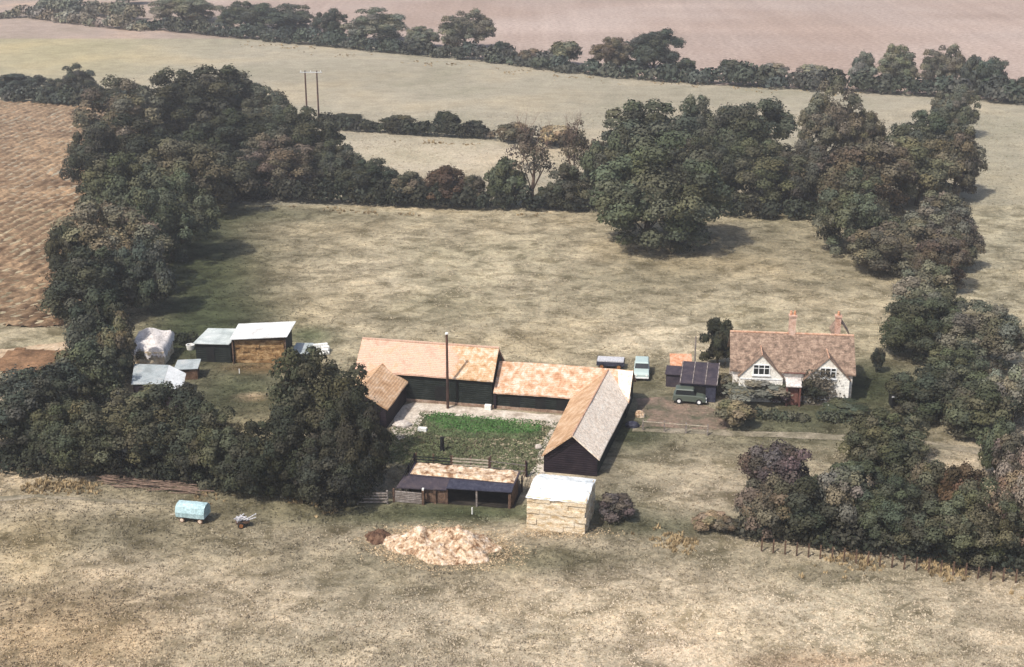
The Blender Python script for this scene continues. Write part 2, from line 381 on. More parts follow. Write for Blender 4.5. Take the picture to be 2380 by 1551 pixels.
def rough_field(name, poly_px, step, zfun, colfun, mat, z0=.03):
    P = [G(u, v) for u, v in poly_px]
    poly = [(p.x, p.y) for p in P]
    x0, x1 = min(p[0] for p in poly), max(p[0] for p in poly); y0, y1 = min(p[1] for p in poly), max(p[1] for p in poly)
    X, Y = np.meshgrid(np.arange(x0, x1 + step, step), np.arange(y0, y1 + step, step)); ny, nx = X.shape
    x, y = X.ravel(), Y.ravel()
    I = np.arange(nx * ny).reshape(ny, nx)
    Q = np.stack([I[:-1, :-1].ravel(), I[:-1, 1:].ravel(), I[1:, 1:].ravel(), I[1:, :-1].ravel()], 1)
    cx, cy = x[Q].mean(1), y[Q].mean(1)
    Q = Q[inpoly(cx + (vnoise(cx, cy, 2, 3) - .5) * 1.2, cy + (vnoise(cx, cy, 2, 4) - .5) * 1.2, poly)]
    used = np.unique(Q); mp = np.full(nx * ny, -1); mp[used] = np.arange(len(used))
    x, y = x[used], y[used]
    me = raw_mesh(name, np.stack([x, y, z0 + zfun(x, y)], 1), mp[Q], mat, colfun(x, y))
    o = bpy.data.objects.new(name, me); C.objects.link(o); o['kind'] = 'structure'
    return o
# ploughed field on the left, furrows running away to the upper right
fa = math.radians(79)
def furrow(x, y):
    d = x * math.sin(fa) - y * math.cos(fa) + 1.2 * vnoise(x, y, 9, 8)
    return .13 * np.sin(2 * math.pi * d / 1.7) * (.4 + vnoise(x, y, 7, 12)) + .12 * vnoise(x + .3 * y, y, 1.3, 5) + rng.normal(0, .085, len(x))
def plough_col(x, y):
    U, Vv = proj(x, y)
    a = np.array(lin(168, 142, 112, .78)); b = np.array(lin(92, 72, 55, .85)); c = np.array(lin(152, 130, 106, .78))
    d_ = x * math.sin(fa) - y * math.cos(fa) + 1.2 * vnoise(x, y, 9, 8)
    t = np.clip(vnoise(x, y, 6, 9) * .7 + vnoise(x, y, .9, 2) * .7 - .25 - .3 * np.sin(2 * math.pi * d_ / 1.7) * (.3 + vnoise(x, y, 5, 13)), 0, 1)[:, None]
    col = a * (1 - t) + b * t
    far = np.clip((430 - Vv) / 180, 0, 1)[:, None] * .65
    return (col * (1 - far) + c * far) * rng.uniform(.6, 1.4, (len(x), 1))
rough_field('ploughed_field', [(-420, 190), (0, 236), (120, 244), (225, 252), (330, 280), (300, 420), (240, 560), (190, 700), (150, 756), (60, 762), (-100, 752), (-600, 740)], .4, furrow, plough_col, M['plough'])
rough_field('stubble_field', [(330, -140), (470, 30), (700, 82), (900, 112), (1150, 140), (1400, 172), (1600, 192), (1800, 204), (2000, 210), (2200, 222), (2420, 242), (2900, 280), (3200, -60), (2400, -190)], 2.0,
            lambda x, y: .25 * vnoise(x, y, 30, 3) * 0, lambda x, y: np.array(PINK)[None] * (1 + .0 * x[:, None]) * (.9 + .2 * vnoise(x * .3, y, 14, 7)[:, None]), M['stubble'], .05)
rough_field('bare_soil', [(55, 812), (190, 822), (240, 880), (150, 905), (60, 880), (-60, 850)], .5, lambda x, y: .2 * vnoise(x, y, .8, 5), lambda x, y: np.array(lin(134, 104, 78, .8))[None] * (.6 + .8 * vnoise(x, y, 1.5, 7)[:, None]), M['plough'], .02)

def sheet(name, pts_px, mat, z, jitter=0.25, step=1.2):
    P = [G(u, v) for u, v in pts_px]; out = []
    for i in range(len(P)):
        a, b = P[i], P[(i + 1) % len(P)]; n = max(1, int((b - a).length / step))
        for k in range(n):
            p = a.lerp(b, k / n); out.append((p.x + rnd.uniform(-jitter, jitter), p.y + rnd.uniform(-jitter, jitter), z))
    m = MB(); m.poly(out)
    o = m.build(name, mat); o['kind'] = 'structure'; return o
sheet('sandy_track', [(-100, 812), (20, 812), (90, 803), (200, 790), (290, 800), (290, 826), (160, 826), (40, 830), (-100, 850)], M['sand'], .035)
sheet('concrete_yard', [(928, 944), (960, 936), (1145, 953), (1320, 967), (1320, 985), (1290, 996), (1275, 992), (1150, 974), (1000, 962), (972, 985), (962, 1010), (925, 1022), (905, 1000)], M['concrete'], .03, .2)
sheet('concrete_path', [(1290, 975), (1330, 975), (1262, 1105), (1232, 1105), (1248, 1075), (1262, 1030)], M['concrete'], .034, .2)
sheet('grass_plot', [(985, 970), (1060, 966), (1150, 978), (1268, 992), (1262, 1015), (1200, 1022), (1080, 1016), (990, 1008)], M['lush'], .022, .35)
sheet('gravel_yard', [(1496, 930), (1560, 925), (1640, 945), (1700, 985), (1640, 1010), (1560, 1000), (1500, 985), (1480, 960)], M['pink_gravel'], .02, .9)
sheet('shelter_shade_floor', [(935, 1165), (1040, 1172), (1195, 1184), (1215, 1140), (1205, 1105), (960, 1100)], M['shelter_shade'], .025, .15)  # floor sheet that paints the shade inside the open shelter
sheet('lane', [(1470, 996), (1640, 1000), (1800, 1004), (1980, 1012), (2120, 1022), (2290, 1042), (2500, 1075), (2500, 1092), (2280, 1056), (2110, 1036), (1970, 1024), (1800, 1016), (1640, 1010), (1470, 1004)], M['track'], .03, .2)
sheet('wheel_track', [(-20, 1158), (90, 1150), (260, 1162), (400, 1172), (400, 1177), (260, 1168), (90, 1156), (-20, 1166)], M['track'], .02, .2)

# ------------------------------------------------------------------ GRASS TUSSOCKS (nobody could count them)
def tufts(name, label, pts, hgt, wid, cols, nb=4):
    n = len(pts); r = rng
    base = np.repeat(pts, nb, 0); h = np.repeat(hgt, nb) * r.uniform(.6, 1.15, n * nb); a = r.uniform(0, 2 * np.pi, n * nb)
    lean = r.uniform(.1, .7, n * nb) * h; wd = np.repeat(wid, nb)
    off = r.normal(0, 1, (n * nb, 2)) * np.repeat(wid, nb)[:, None] * .7
    bx, by = base[:, 0] + off[:, 0], base[:, 1] + off[:, 1]
    t = a + np.pi / 2
    p1 = np.stack([bx - np.cos(t) * wd * .5, by - np.sin(t) * wd * .5, np.zeros_like(bx)], 1)
    p2 = np.stack([bx + np.cos(t) * wd * .5, by + np.sin(t) * wd * .5, np.zeros_like(bx)], 1)
    p3 = np.stack([bx + np.cos(a) * lean, by + np.sin(a) * lean, h], 1)
    V = np.stack([p1, p2, p3], 1).reshape(-1, 3); Fc = np.arange(len(V)).reshape(-1, 3)
    cc = np.repeat(np.repeat(cols, nb, 0), 3, 0)
    o = bpy.data.objects.new(name, raw_mesh(name, V, Fc, M['grass_blades'], cc)); C.objects.link(o)
    return tag(o, label, 'grass', kind='stuff')
N = 90000
yy = 72 + (260 - 72) * rng.random(N) ** 1.7
xx = (rng.random(N) - .5) * 2 * (yy * .375 + 8)
U, Vv = proj(xx, yy)
keep = ~((U < 260) & (Vv > 240) & (Vv < 900))
fx = (xx - ORG.x) * math.cos(TH) + (yy - ORG.y) * math.sin(TH); fy = -(xx - ORG.x) * math.sin(TH) + (yy - ORG.y) * math.cos(TH)
keep &= ~((fx > -13) & (fx < 13) & (fy > -13) & (fy < 5.2))
keep &= ~((fx > -3.5) & (fx < 6.5) & (fy > -20.2) & (fy < -15.5))
keep &= ~((fx > 20) & (fx < 33) & (fy > 4) & (fy < 16))
clump = vnoise(xx * .55, yy, 3.0, 21)
keep &= (clump + rng.random(N) * .5) > .42
xx, yy, clump = xx[keep], yy[keep], clump[keep]
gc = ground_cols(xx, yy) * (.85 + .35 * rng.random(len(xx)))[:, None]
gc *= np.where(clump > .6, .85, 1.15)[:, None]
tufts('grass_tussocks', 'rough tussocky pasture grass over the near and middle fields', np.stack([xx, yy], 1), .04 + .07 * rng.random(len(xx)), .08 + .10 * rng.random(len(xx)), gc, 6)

def along(px, n, spread):
    P = [G(u, v) for u, v in px]; L = [0]
    for a, b in zip(P, P[1:]): L.append(L[-1] + (b - a).length)
    out = []
    for s in rng.random(n) * L[-1]:
        i = max(k for k in range(len(P) - 1) if L[k] <= s + 1e-9); t = (s - L[i]) / (L[i + 1] - L[i])
        p = P[i].lerp(P[i + 1], t); out.append((p.x + rng.normal(0, spread), p.y + rng.normal(0, spread * 1.0)))
    return np.array(out)
fr = [along([(1480, 1250), (1700, 1268), (1850, 1292), (2050, 1312), (2250, 1335), (2400, 1350)], 1500, .8),
      along([(0, 1128), (300, 1136), (480, 1148), (620, 1162), (760, 1182), (850, 1186)], 1100, .8),
      along([(560, 100), (800, 128), (1000, 148), (1160, 165)], 700, 2.0), along([(1160, 165), (1500, 192), (1800, 212), (2100, 226)], 800, 2.0),
      along([(760, 322), (950, 330), (1120, 335)], 250, .8), along([(540, 476), (900, 496), (1300, 500)], 300, .7), along([(0, 238), (230, 252)], 300, .5)]
fr = np.concatenate(fr); fr = fr[vnoise(fr[:, 0] + 300, fr[:, 1], 2.6, 44) + .35 * rng.random(len(fr)) >.9]
fc = np.array(lin(172, 150, 114, .85))[None] * (.5 + .75 * rng.random(len(fr)))[:, None]
tufts('tall_dry_grass', 'tall straw coloured dead grass fringing the hedge bottoms', fr, .10 + .34 * rng.random(len(fr)) ** 1.8, .07 + .08 * rng.random(len(fr)), fc, 14)
YN = 5200
yf = np.stack([rng.uniform(-7.5, 6.6, YN), rng.uniform(-13.2, -1.7, YN)], 1); yw = np.array([F(a_, b_)[:2] for a_, b_ in yf])
ec = ((yf[:, 0] - .3) / 5.4) ** 2 + ((yf[:, 1] + 3.6) / 2.2) ** 2 + .6 * (vnoise(yf[:, 0] + 50, yf[:, 1] + 50, 1.2, 3) - .5) < 1
kp = (yf[:, 1] < -2.1) & ((yf[:, 0] > -6) | (yf[:, 1] < -5)); 
yc = np.where(ec[:, None], np.array(lin(84, 120, 66, .88))[None], np.array(lin(104, 110, 80, .85))[None]) * (.55 + .8 * rng.random(YN))[:, None]
tufts('yard_grass', 'green grass growing inside the farm yard', yw[kp], (.06 + .1 * rng.random(YN))[kp], (.1 + .12 * rng.random(YN))[kp], yc[kp], 5)

# ------------------------------------------------------------------ FOLIAGE
def leaf_quads(P, Nn, size, r, flat=.55):
    n = len(P)
    nn = Nn + r.normal(0, flat, (n, 3)); nn /= np.linalg.norm(nn, axis=1)[:, None] + 1e-9
    ref = r.normal(0, 1, (n, 3)); t = np.cross(nn, ref); t /= np.linalg.norm(t, axis=1)[:, None] + 1e-9; b = np.cross(nn, t)
    s = (size * r.uniform(.6, 1.25, n))[:, None]; q = r.uniform(.55, 1, (n, 1))
    V = np.stack([P - t * s - b * s * q * .4, P + t * s * .3 - b * s * q, P + t * s + b * s * q * .4, P - t * s * .3 + b * s * q], 1).reshape(-1, 3)
    return V, np.arange(len(V)).reshape(-1, 4)
def sphere_dirs(n, r, zmin=-1.0):
    z = r.uniform(zmin, 1, n); a = r.uniform(0, 2 * np.pi, n); q = np.sqrt(1 - z * z)
    return np.stack([q * np.cos(a), q * np.sin(a), z], 1)
def crown_mesh(name, seed, nlobe=44, nleaf=11000, size=.045, lobe=(.15, .27), spread=(.55, .86), top=1.0, fill=7):
    r = np.random.default_rng(seed); Vs = []; Cs = []
    D = sphere_dirs(nlobe, r, -.85)
    bul = sphere_dirs(7, r, -.3); amp = r.uniform(-.38, .24, 7)          # a few directions bulge, others sink
    lobes = []
    for d in D:
        k = 1 + sum(a * max(0, float(d @ b)) ** 3 for a, b in zip(amp, bul))
        lobes.append((d * r.uniform(*spread) * k, r.uniform(*lobe), True))
    for _ in range(fill): lobes.append((sphere_dirs(1, r, -.6)[0] * r.uniform(0, .45), r.uniform(.26, .38), False))
    area = sum(R * R for c, R, o in lobes)
    for c, R, outer in lobes:
        nl = int(nleaf * R * R / area) + 8
        d = sphere_dirs(nl, r, -.35 if outer else -.9)
        rad = R * (r.uniform(.8, 1.06, nl) + (r.random(nl) < .10) * r.uniform(.0, .4, nl))
        wv = 1 + .15 * np.sin(d[:, 0] * 7 + seed + c[1] * 9) * np.sin(d[:, 1] * 7 + c[0] * 9) + .10 * np.sin(d[:, 2] * 9 + c[1] * 7)
        P = c[None] + d * (rad * wv)[:, None]
        V, _f = leaf_quads(P, d, size, r, .28)
        Vs.append(V)
        tint = np.array([1, 1, 1]) * r.uniform(.6, 1.45) * np.array([r.uniform(.9, 1.15), 1, r.uniform(.8, 1.1)])
        Cs.append(np.repeat(tint[None] * r.uniform(.82, 1.2, (nl, 1)), 4, 0))
    V = np.concatenate(Vs); Cc = np.concatenate(Cs)
    V[:, 2] = (V[:, 2] + 1) / 2 * top
    V[:, 2] = np.maximum(V[:, 2], .01)
    return raw_mesh(name, V, np.arange(len(V)).reshape(-1, 4), M['leaves'], Cc)
def trunk_mesh(name, seed, twigs=0):
    r = random.Random(seed); m = MB()
    p = Vector((0, 0, -.02)); rad = .07; pts = [p]
    for k in range(4):
        q = p + Vector((r.uniform(-.05, .05), r.uniform(-.05, .05), .16)); m.tube(p, q, rad, rad * .82, 8); p = q; rad *= .82; pts.append(p)
    for k in range(7):
        s = pts[r.choice((1, 2, 3, 4))]; a = k * 2.4 + r.random()
        e = s + Vector((math.cos(a) * r.uniform(.25, .5), math.sin(a) * r.uniform(.25, .5), r.uniform(.15, .4))); m.tube(s, e, rad * .6, rad * .3, 6)
        for j in range(2 + twigs):
            e2 = e + Vector((r.uniform(-.28, .28), r.uniform(-.28, .28), r.uniform(.05, .3))); m.tube(e, e2, rad * .28, rad * .1, 5)
            if twigs:
                for _ in range(4):
                    m.tube(e2, e2 + Vector((r.uniform(-.2, .2), r.uniform(-.2, .2), r.uniform(.0, .22))), rad * .09, rad * .03, 4)
    me = bpy.data.meshes.new(name); me.from_pydata(m.v, [], m.f); me.materials.append(M['bark'] if not twigs else M['twig']); me.update()
    return me
CROWNS = [crown_mesh('crown', 100 + i, nlobe=r_[0], nleaf=r_[1], size=r_[2]) for i, r_ in enumerate([(36, 16000, .036), (46, 17000, .035), (32, 15000, .037), (52, 18000, .034), (40, 16500, .036)])]
BIG = [crown_mesh('crown', 200 + i, nlobe=86, nleaf=38000, size=.024, lobe=(.11, .21), spread=(.6, .9), fill=12) for i in range(4)]
BUSH = [crown_mesh('crown', 300 + i, nlobe=26, nleaf=7000, size=.056, lobe=(.2, .34), spread=(.4, .74), fill=4) for i in range(3)]
SPARSE = [crown_mesh('crown', 400 + i, nlobe=30, nleaf=1900, size=.034, lobe=(.12, .26), spread=(.4, .85), fill=2) for i in range(2)]
TRUNKS = [trunk_mesh('trunk', 20 + i) for i in range(3)]
TWIGGY = [trunk_mesh('trunk', 40 + i, 4) for i in range(2)]
LEAFC = {'dark': (.043, .046, .030), 'deep': (.033, .036, .025), 'green': (.068, .073, .048), 'olive': (.098, .092, .060), 'gold': (.15, .125, .075),
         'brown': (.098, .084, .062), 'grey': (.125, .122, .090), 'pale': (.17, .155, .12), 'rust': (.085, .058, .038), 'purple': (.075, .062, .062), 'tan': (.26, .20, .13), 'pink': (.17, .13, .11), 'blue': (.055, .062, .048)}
ntree = 0
def tree(u, vb, wpx, vt, ck, label, kind='t', low=None, group=None):
    """u, vb: where the foot of the crown is seen; wpx crown width; vt its top"""
    global ntree
    ntree += 1; i = ntree
    vb2 = vb - .22 * wpx / 2
    p = G(u, vb2); s = ppm(u, vb2); R = wpx / 2 / s
    H = 1.0
    for _ in range(40):                                    # height whose top is seen at vt
        if proj(p.x, p.y, H)[1] <= vt: break
        H += .4
    name, cat, grp = {'t': ('broadleaf_tree', 'tree', None), 'b': ('bush', 'bush', None), 's': ('bare_tree', 'tree', None), 'g': ('broadleaf_tree', 'tree', None)}[kind]
    t = thing(name, label, cat, p, rnd.uniform(0, 6.28), group)
    t.rotation_euler = (0, 0, rnd.uniform(0, 6.28))
    if kind == 'b': me = BUSH[i % 3]; lo = .0
    elif kind == 's': me = SPARSE[i % 2]; lo = .2
    elif kind == 'g' or R > 3.6: me = BIG[i % 4]; lo = .05
    else: me = CROWNS[i % 5]; lo = .04
    if low is not None: lo = low
    c = bpy.data.objects.new('crown', me); C.objects.link(c); c.parent = t
    wf = 1.0 if kind in 'bs' else 1.15
    if kind in 'tg' and low is None: lo = -.07
    c.location = (0, 0, lo * H); c.scale = (R * wf, R * wf * rnd.uniform(.9, 1.05), H * (1 - lo))
    col = LEAFC[ck]; k = .86 * rnd.uniform(.85, 1.18); c.color = (col[0] * k * rnd.uniform(.93, 1.08), col[1] * k, col[2] * k * rnd.uniform(.9, 1.1), 1)
    tr = bpy.data.objects.new('trunk', (TWIGGY[i % 2] if kind == 's' else TRUNKS[i % 3])); C.objects.link(tr); tr.parent = t
    tr.scale = (R * (.9 if kind != 'b' else .6), R * (.9 if kind != 'b' else .6), H * (.9 if kind == 's' else .72))
    return t
def hedge(px, hgt, wid, ck, label, leaf=.22, dens=70, hvar=.35, seed=1, cat='hedge'):
    r = np.random.default_rng(seed); P = [G(u, v) for u, v in px]; o0 = P[0].copy()
    Vs, Cs = [], []
    for a, b in zip(P, P[1:]):
        L = (b - a).length; nb = max(2, int(L / (wid * .45)))
        for k in range(nb):
            c = a.lerp(b, (k + r.random()) / nb) - o0
            h = hgt * r.uniform(1 - hvar, 1 + hvar); rw = wid * r.uniform(.4, .62); nl = int(dens * rw * (h + rw))
            d = sphere_dirs(nl, r, -.3)
            rad = r.uniform(.7, 1.1, nl)[:, None]
            Pn = np.array([c.x + r.normal(0, wid * .12), c.y + r.normal(0, wid * .12), h * .42])[None] + d * rad * np.array([rw, rw, h * .58])[None]
            Pn[:, 2] = np.maximum(Pn[:, 2], .03)
            V, _f = leaf_quads(Pn, d, leaf, r); Vs.append(V)
            tint = np.ones(3) * r.uniform(.7, 1.35) * np.array([r.uniform(.9, 1.15), 1, r.uniform(.85, 1.1)])
            Cs.append(np.repeat(tint[None] * r.uniform(.6, 1.4, (nl, 1)), 4, 0))
    V = np.concatenate(Vs)
    o = bpy.data.objects.new('hedge', raw_mesh('hedge', V, np.arange(len(V)).reshape(-1, 4), M['leaves'], np.concatenate(Cs))); C.objects.link(o)
    o.location = o0; o.color = (*[c_ * .85 for c_ in LEAFC[ck]], 1)
    return tag(o, label, cat)

TREES = [
 # the tall clump on the left (back row first)
 (505, 350, 250, 148, 'dark', 'tallest dark tree at the back of the left clump'),
 (400, 350, 190, 165, 'dark', 'dark broad tree left of the tallest one in the left clump'),
 (632, 350, 130, 205, 'green', 'small pointed crown on the right shoulder of the left clump'),
 (300, 380, 190, 196, 'olive', 'olive tree at the upper left corner of the left clump'),
 (560, 420, 220, 250, 'deep', 'dark tree in the middle of the left clump below the tallest'),
 (700, 430, 190, 250, 'dark', 'dark tree just left of the twin electricity poles'),
 (235, 470, 130, 290, 'green', 'tree bulging over the ploughed field edge, high on the left clump'),
 (330, 480, 220, 285, 'deep', 'dark rounded tree inside the left clump above the mossy one'),
 (770, 455, 130, 320, 'green', 'green tree at the right end of the left clump'),
 (640, 465, 190, 320, 'brown', 'dark brownish tree facing the pasture in the left clump', 'g'),
 (450, 520, 220, 320, 'olive', 'olive tree at the inner corner of the left clump', 'g'),
 (540, 475, 140, 365, 'deep', 'low dark tree at the corner of the pasture'),
 (290, 590, 230, 345, 'green', 'large green tree beside the middle of the ploughed field', 'g'),
 (400, 620, 170, 400, 'green', 'green tree overhanging the pasture on its left edge'),
 (270, 690, 250, 470, 'gold', 'golden topped tree beside the ploughed field', 'g'),
 (180, 690, 110, 520, 'dark', 'small dark tree left of the golden topped one'),
 (220, 775, 240, 570, 'dark', 'broad dark tree reaching out over the furrows', 'g'),
 (345, 740, 130, 540, 'blue', 'bluish dark tree at the shaded left pasture edge'),
 (230, 870, 160, 668, 'dark', 'dark tree above the sandy track'),
 (290, 890, 90, 745, 'olive', 'small olive tree touching the pale covered stack'),
 (225, 960, 160, 800, 'green', 'tree left of the grey roofed lean-to shed'),
 (285, 900, 80, 790, 'dark', 'dark narrow tree between the stack and the lean-to shed'),
 (45, 235, 120, 170, 'blue', 'bluish rounded tree at the far left edge above the ploughed field'),
 (185, 244, 90, 155, 'blue', 'bluish tall tree standing above the left hedge'),
 (135, 244, 90, 180, 'blue', 'bluish lower tree beside the taller one in the left hedge'),
 (275, 260, 120, 195, 'dark', 'dark sloping tree joining the left hedge to the clump'),
 # belt in front of the sheds
 (50, 1080, 230, 880, 'blue', 'dark tree at the left edge of the lower belt', 'g'),
 (140, 1000, 180, 845, 'dark', 'dark tree behind the left end of the lower belt'),
 (165, 1110, 210, 930, 'dark', 'dark tree second from left in the lower belt', 'g'),
 (300, 1105, 230, 905, 'olive', 'olive brown tree in the lower belt below the white roof', 'g'),
 (420, 1110, 220, 905, 'dark', 'dark leafy tree in the middle of the lower belt', 'g'),
 (500, 1140, 190, 965, 'green', 'green tree in the lower belt above the turquoise wagon', 'g'),
 (590, 1160, 130, 1010, 'dark', 'low dark tree at the right end of the lower belt'),
 (738, 1110, 230, 815, 'dark', 'tall crown hiding the left wing of the barns', 'g'),
 (660, 1165, 170, 960, 'deep', 'deep green tree on the left flank of the big yard tree', 'g'),
 (822, 1165, 150, 930, 'deep', 'dark tree right of the big yard tree beside the plank fence', 'g'),
 (752, 1185, 210, 1010, 'deep', 'dark tree at the foot of the big yard tree', 'g'),
 # hedge trees along the far side of the pasture
 (870, 478, 130, 365, 'dark', 'dark dome shaped tree left of the pasture back hedge'),
 (950, 484, 110, 392, 'brown', 'brown dome shaped tree in the pasture back hedge'),
 (1035, 490, 120, 394, 'rust', 'rusty topped tree in the pasture back hedge'),
 (1098, 490, 70, 410, 'brown', 'small brown tree right of the rusty topped one'),
 (1168, 490, 100, 360, 'green', 'leafy upright tree beside the gap in the back hedge'),
 (1238, 490, 170, 275, 'brown', 'bare twiggy brown tree standing above the back hedge', 's'),
 (1275, 492, 70, 425, 'dark', 'small dark tree below the bare twiggy tree'),
 (1325, 494, 100, 390, 'green', 'green tree between the bare tree and the right clump'),
 (1335, 470, 110, 268, 'brown', 'thin sparse tree with few leaves left of the right clump', 's'),
 (1200, 340, 100, 285, 'brown', 'brown scrubby bush behind the bare twiggy tree', 'b'),
 (1290, 350, 110, 290, 'tan', 'tan scrubby bush behind the thin sparse tree', 'b'),
 # middle short hedge
 (1038, 318, 80, 255, 'dark', 'tallest dark bush of the short middle hedge', 'b'),
 (925, 312, 100, 268, 'dark', 'dark bush in the middle of the short middle hedge', 'b'),
 (805, 302, 120, 266, 'deep', 'dark bush beside the twin electricity poles', 'b'),
 (1100, 320, 70, 280, 'dark', 'last bush at the right end of the short middle hedge', 'b'),
 # right clump
 (1495, 460, 270, 222, 'green', 'tall flat topped tree at the back left of the right clump', 'g'),
 (1630, 410, 130, 222, 'green', 'narrow green tree behind the right clump, second from its left', 't'),
 (1740, 440, 210, 222, 'green', 'broad olive tree in the back row of the right clump', 'g'),
 (1915, 400, 140, 200, 'grey', 'tall pointed tree in the back row of the right clump'),
 (2010, 400, 110, 252, 'olive', 'low rounded tree in a gap of the right clump back row'),
 (2165, 420, 170, 252, 'green', 'green tree at the right of the right clump back row'),
 (2215, 330, 100, 200, 'grey', 'grey green tree standing alone behind the right clump'),
 (1430, 500, 120, 310, 'green', 'leafy tree on the left flank of the right clump'),
 (1620, 490, 150, 310, 'dark', 'dark tree hidden between the two big crowns of the right clump'),
 (1760, 500, 220, 330, 'green', 'broad tree above the dark hollow of the right clump', 'g'),
 (1870, 500, 150, 330, 'brown', 'brownish tree above the dark hollow of the right clump'),
 (1506, 600, 296, 335, 'green', 'largest green tree standing forward into the pasture', 'g'),
 (2215, 480, 150, 290, 'brown', 'brown tree at the outer right edge of the right clump'),
 (2130, 500, 200, 310, 'olive', 'olive crowned tree in the right clump, near its outer edge', 'g'),
 (2000, 540, 230, 320, 'brown', 'brown crowned tree in the middle of the right clump', 'g'),
 (1975, 610, 190, 420, 'green', 'green tree at the inner edge of the right clump', 'g'),
 (2180, 600, 190, 440, 'grey', 'pale grey leaved tree at the outer edge of the right clump', 'g'),
 (2075, 650, 210, 510, 'olive', 'olive tree at the lower tip of the right clump'),
 (2175, 690, 150, 550, 'brown', 'brown tree below the pale grey leaved one'),
 (2160, 790, 150, 660, 'olive', 'olive tree just above the garden trees at the lower end of the right clump'),
 (2210, 640, 120, 500, 'brown', 'brown tree on the outer side of the right clump below its middle'),
 (2140, 740, 150, 610, 'grey', 'small greyish tree joining the right clump to the garden trees'),
 # right hand garden trees
 (2130, 850, 190, 690, 'green', 'green tree to the upper right of the cottage', 'g'),
 (2290, 880, 200, 720, 'grey', 'grey crowned tall tree by the right edge above the lane', 'g'),
 (2210, 950, 190, 800, 'green', 'green tree left of the grey crowned one above the lane', 'g'),
 (2150, 990, 170, 850, 'dark', 'dark tree right of the small black shed'),
 (2260, 1030, 180, 880, 'green', 'green tree leaning over the lane at the right'),
 (2350, 1010, 120, 860, 'grey', 'greyish tree on the right edge beyond the lane'),
 (2345, 1170, 130, 1010, 'brown', 'brown tree at the right edge between the lane and the pinkish tree'),
 (2310, 1120, 110, 965, 'green', 'narrow tree at the right end of the lane'),
 (2035, 870, 40, 812, 'deep', 'small dark upright shrub just right of the cottage', 'b'),
 (2370, 1310, 170, 1060, 'pink', 'pinkish brown tree on the right edge of the lower thicket', 'g'),
 # lower right thicket
 (2040, 1110, 190, 950, 'green', 'green tree beside the lane in front of the cottage', 'g'),
 (2080, 1190, 170, 1035, 'dark', 'dark tree in the middle of the lower right thicket'),
 (1975, 1190, 150, 1060, 'green', 'green tree left of the middle in the lower right thicket'),
 (1805, 1200, 170, 1020, 'purple', 'purplish tree at the upper left of the lower right thicket'),
 (1775, 1255, 150, 1100, 'brown', 'brown leaved tree at the left end of the lower right thicket'),
 (1870, 1265, 170, 1120, 'dark', 'dark tree at the front left of the lower right thicket'),
 (1955, 1250, 150, 1090, 'grey', 'pale grey leaved tree in the lower right thicket'),
 (2060, 1285, 180, 1140, 'green', 'green tree at the front of the lower right thicket', 'g'),
 (2160, 1230, 140, 1070, 'olive', 'olive domed tree in the lower right thicket'),
 (2230, 1240, 130, 1065, 'rust', 'rust tinted tree in the lower right thicket'),
 (2150, 1300, 140, 1165, 'dark', 'dark tree at the front right of the lower right thicket'),
 (2250, 1320, 180, 1140, 'green', 'green tree at the right front of the lower right thicket', 'g'),
 # garden and yard shrubs
 (1668, 862, 90, 735, 'deep', 'dark evergreen between the black shed and the cottage'),
 (1755, 952, 180, 885, 'grey', 'greyish brown garden bush in front of the left gable', 'b'),
 (1690, 925, 80, 868, 'brown', 'brown bush between the black shed and the left gable', 'b'),
 (1705, 1003, 120, 930, 'gold', 'golden shrub beside the gravel yard', 'b'),
 (1885, 945, 80, 880, 'deep', 'dark shrub beside the cottage porch', 'b'),
 (1815, 945, 70, 895, 'purple', 'purplish low bush left of the cottage porch', 'b'),
 (1645, 1240, 90, 1195, 'tan', 'tan dried bush between the stack and the lower right thicket', 'b'),
 (1690, 1250, 60, 1215, 'brown', 'small brown bush beside the tan dried one', 'b'),
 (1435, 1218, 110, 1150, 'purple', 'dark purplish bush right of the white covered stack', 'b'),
 (2110, 975, 70, 925, 'olive', 'olive bush below the small black shed', 'b'),
 (1960, 975, 120, 940, 'green', 'low green bush below the right corner of the cottage', 'b'),
 # far hedge
 (430, 70, 160, -12, 'grey', 'greyish tree at the left end of the far hedge'),
 (560, 82, 120, 0, 'blue', 'bluish tree second from left in the far hedge'),
 (650, 92, 150, 6, 'blue', 'broad dark tree in the far hedge, third from left'),
 (768, 102, 80, 22, 'blue', 'narrow tree in the far hedge beside the bare strip'),
 (880, 114, 150, 24, 'grey', 'broad round tree in the far hedge'),
 (975, 120, 90, 58, 'grey', 'lower tree between two broad ones in the far hedge'),
 (1080, 128, 120, 22, 'grey', 'pale round tree in the far hedge left of the low stretch'),
 (1162, 140, 50, 92, 'blue', 'small bush in the far hedge after the pale round tree', 'b'),
 (1240, 160, 80, 115, 'brown', 'thin brown bush in the low stretch of the far hedge', 'b'),
 (1310, 164, 100, 90, 'grey', 'rounded bush in the low stretch of the far hedge', 'b'),
 (1430, 174, 90, 84, 'brown', 'brownish tree left of the pointed one in the far hedge'),
 (1520, 180, 130, 68, 'blue', 'pointed dark tree near the middle of the far hedge'),
 (1595, 190, 60, 130, 'blue', 'small bush right of the pointed tree in the far hedge', 'b'),
 (1700, 195, 90, 136, 'blue', 'dark bush at the start of the right part of the far hedge', 'b'),
 (1790, 202, 90, 145, 'grey', 'greyish bush in the right part of the far hedge', 'b'),
 (1890, 210, 110, 148, 'grey', 'broad greyish bush in the right part of the far hedge', 'b'),
 (2000, 212, 70, 115, 'grey', 'faint slim tree in the right part of the far hedge'),
 (2080, 212, 110, 97, 'grey', 'tallest tree in the right part of the far hedge'),
 (2185, 216, 90, 98, 'grey', 'round tree right of the tallest in the far hedge'),
 (2250, 224, 70, 122, 'blue', 'dark tree near the right end of the far hedge'),
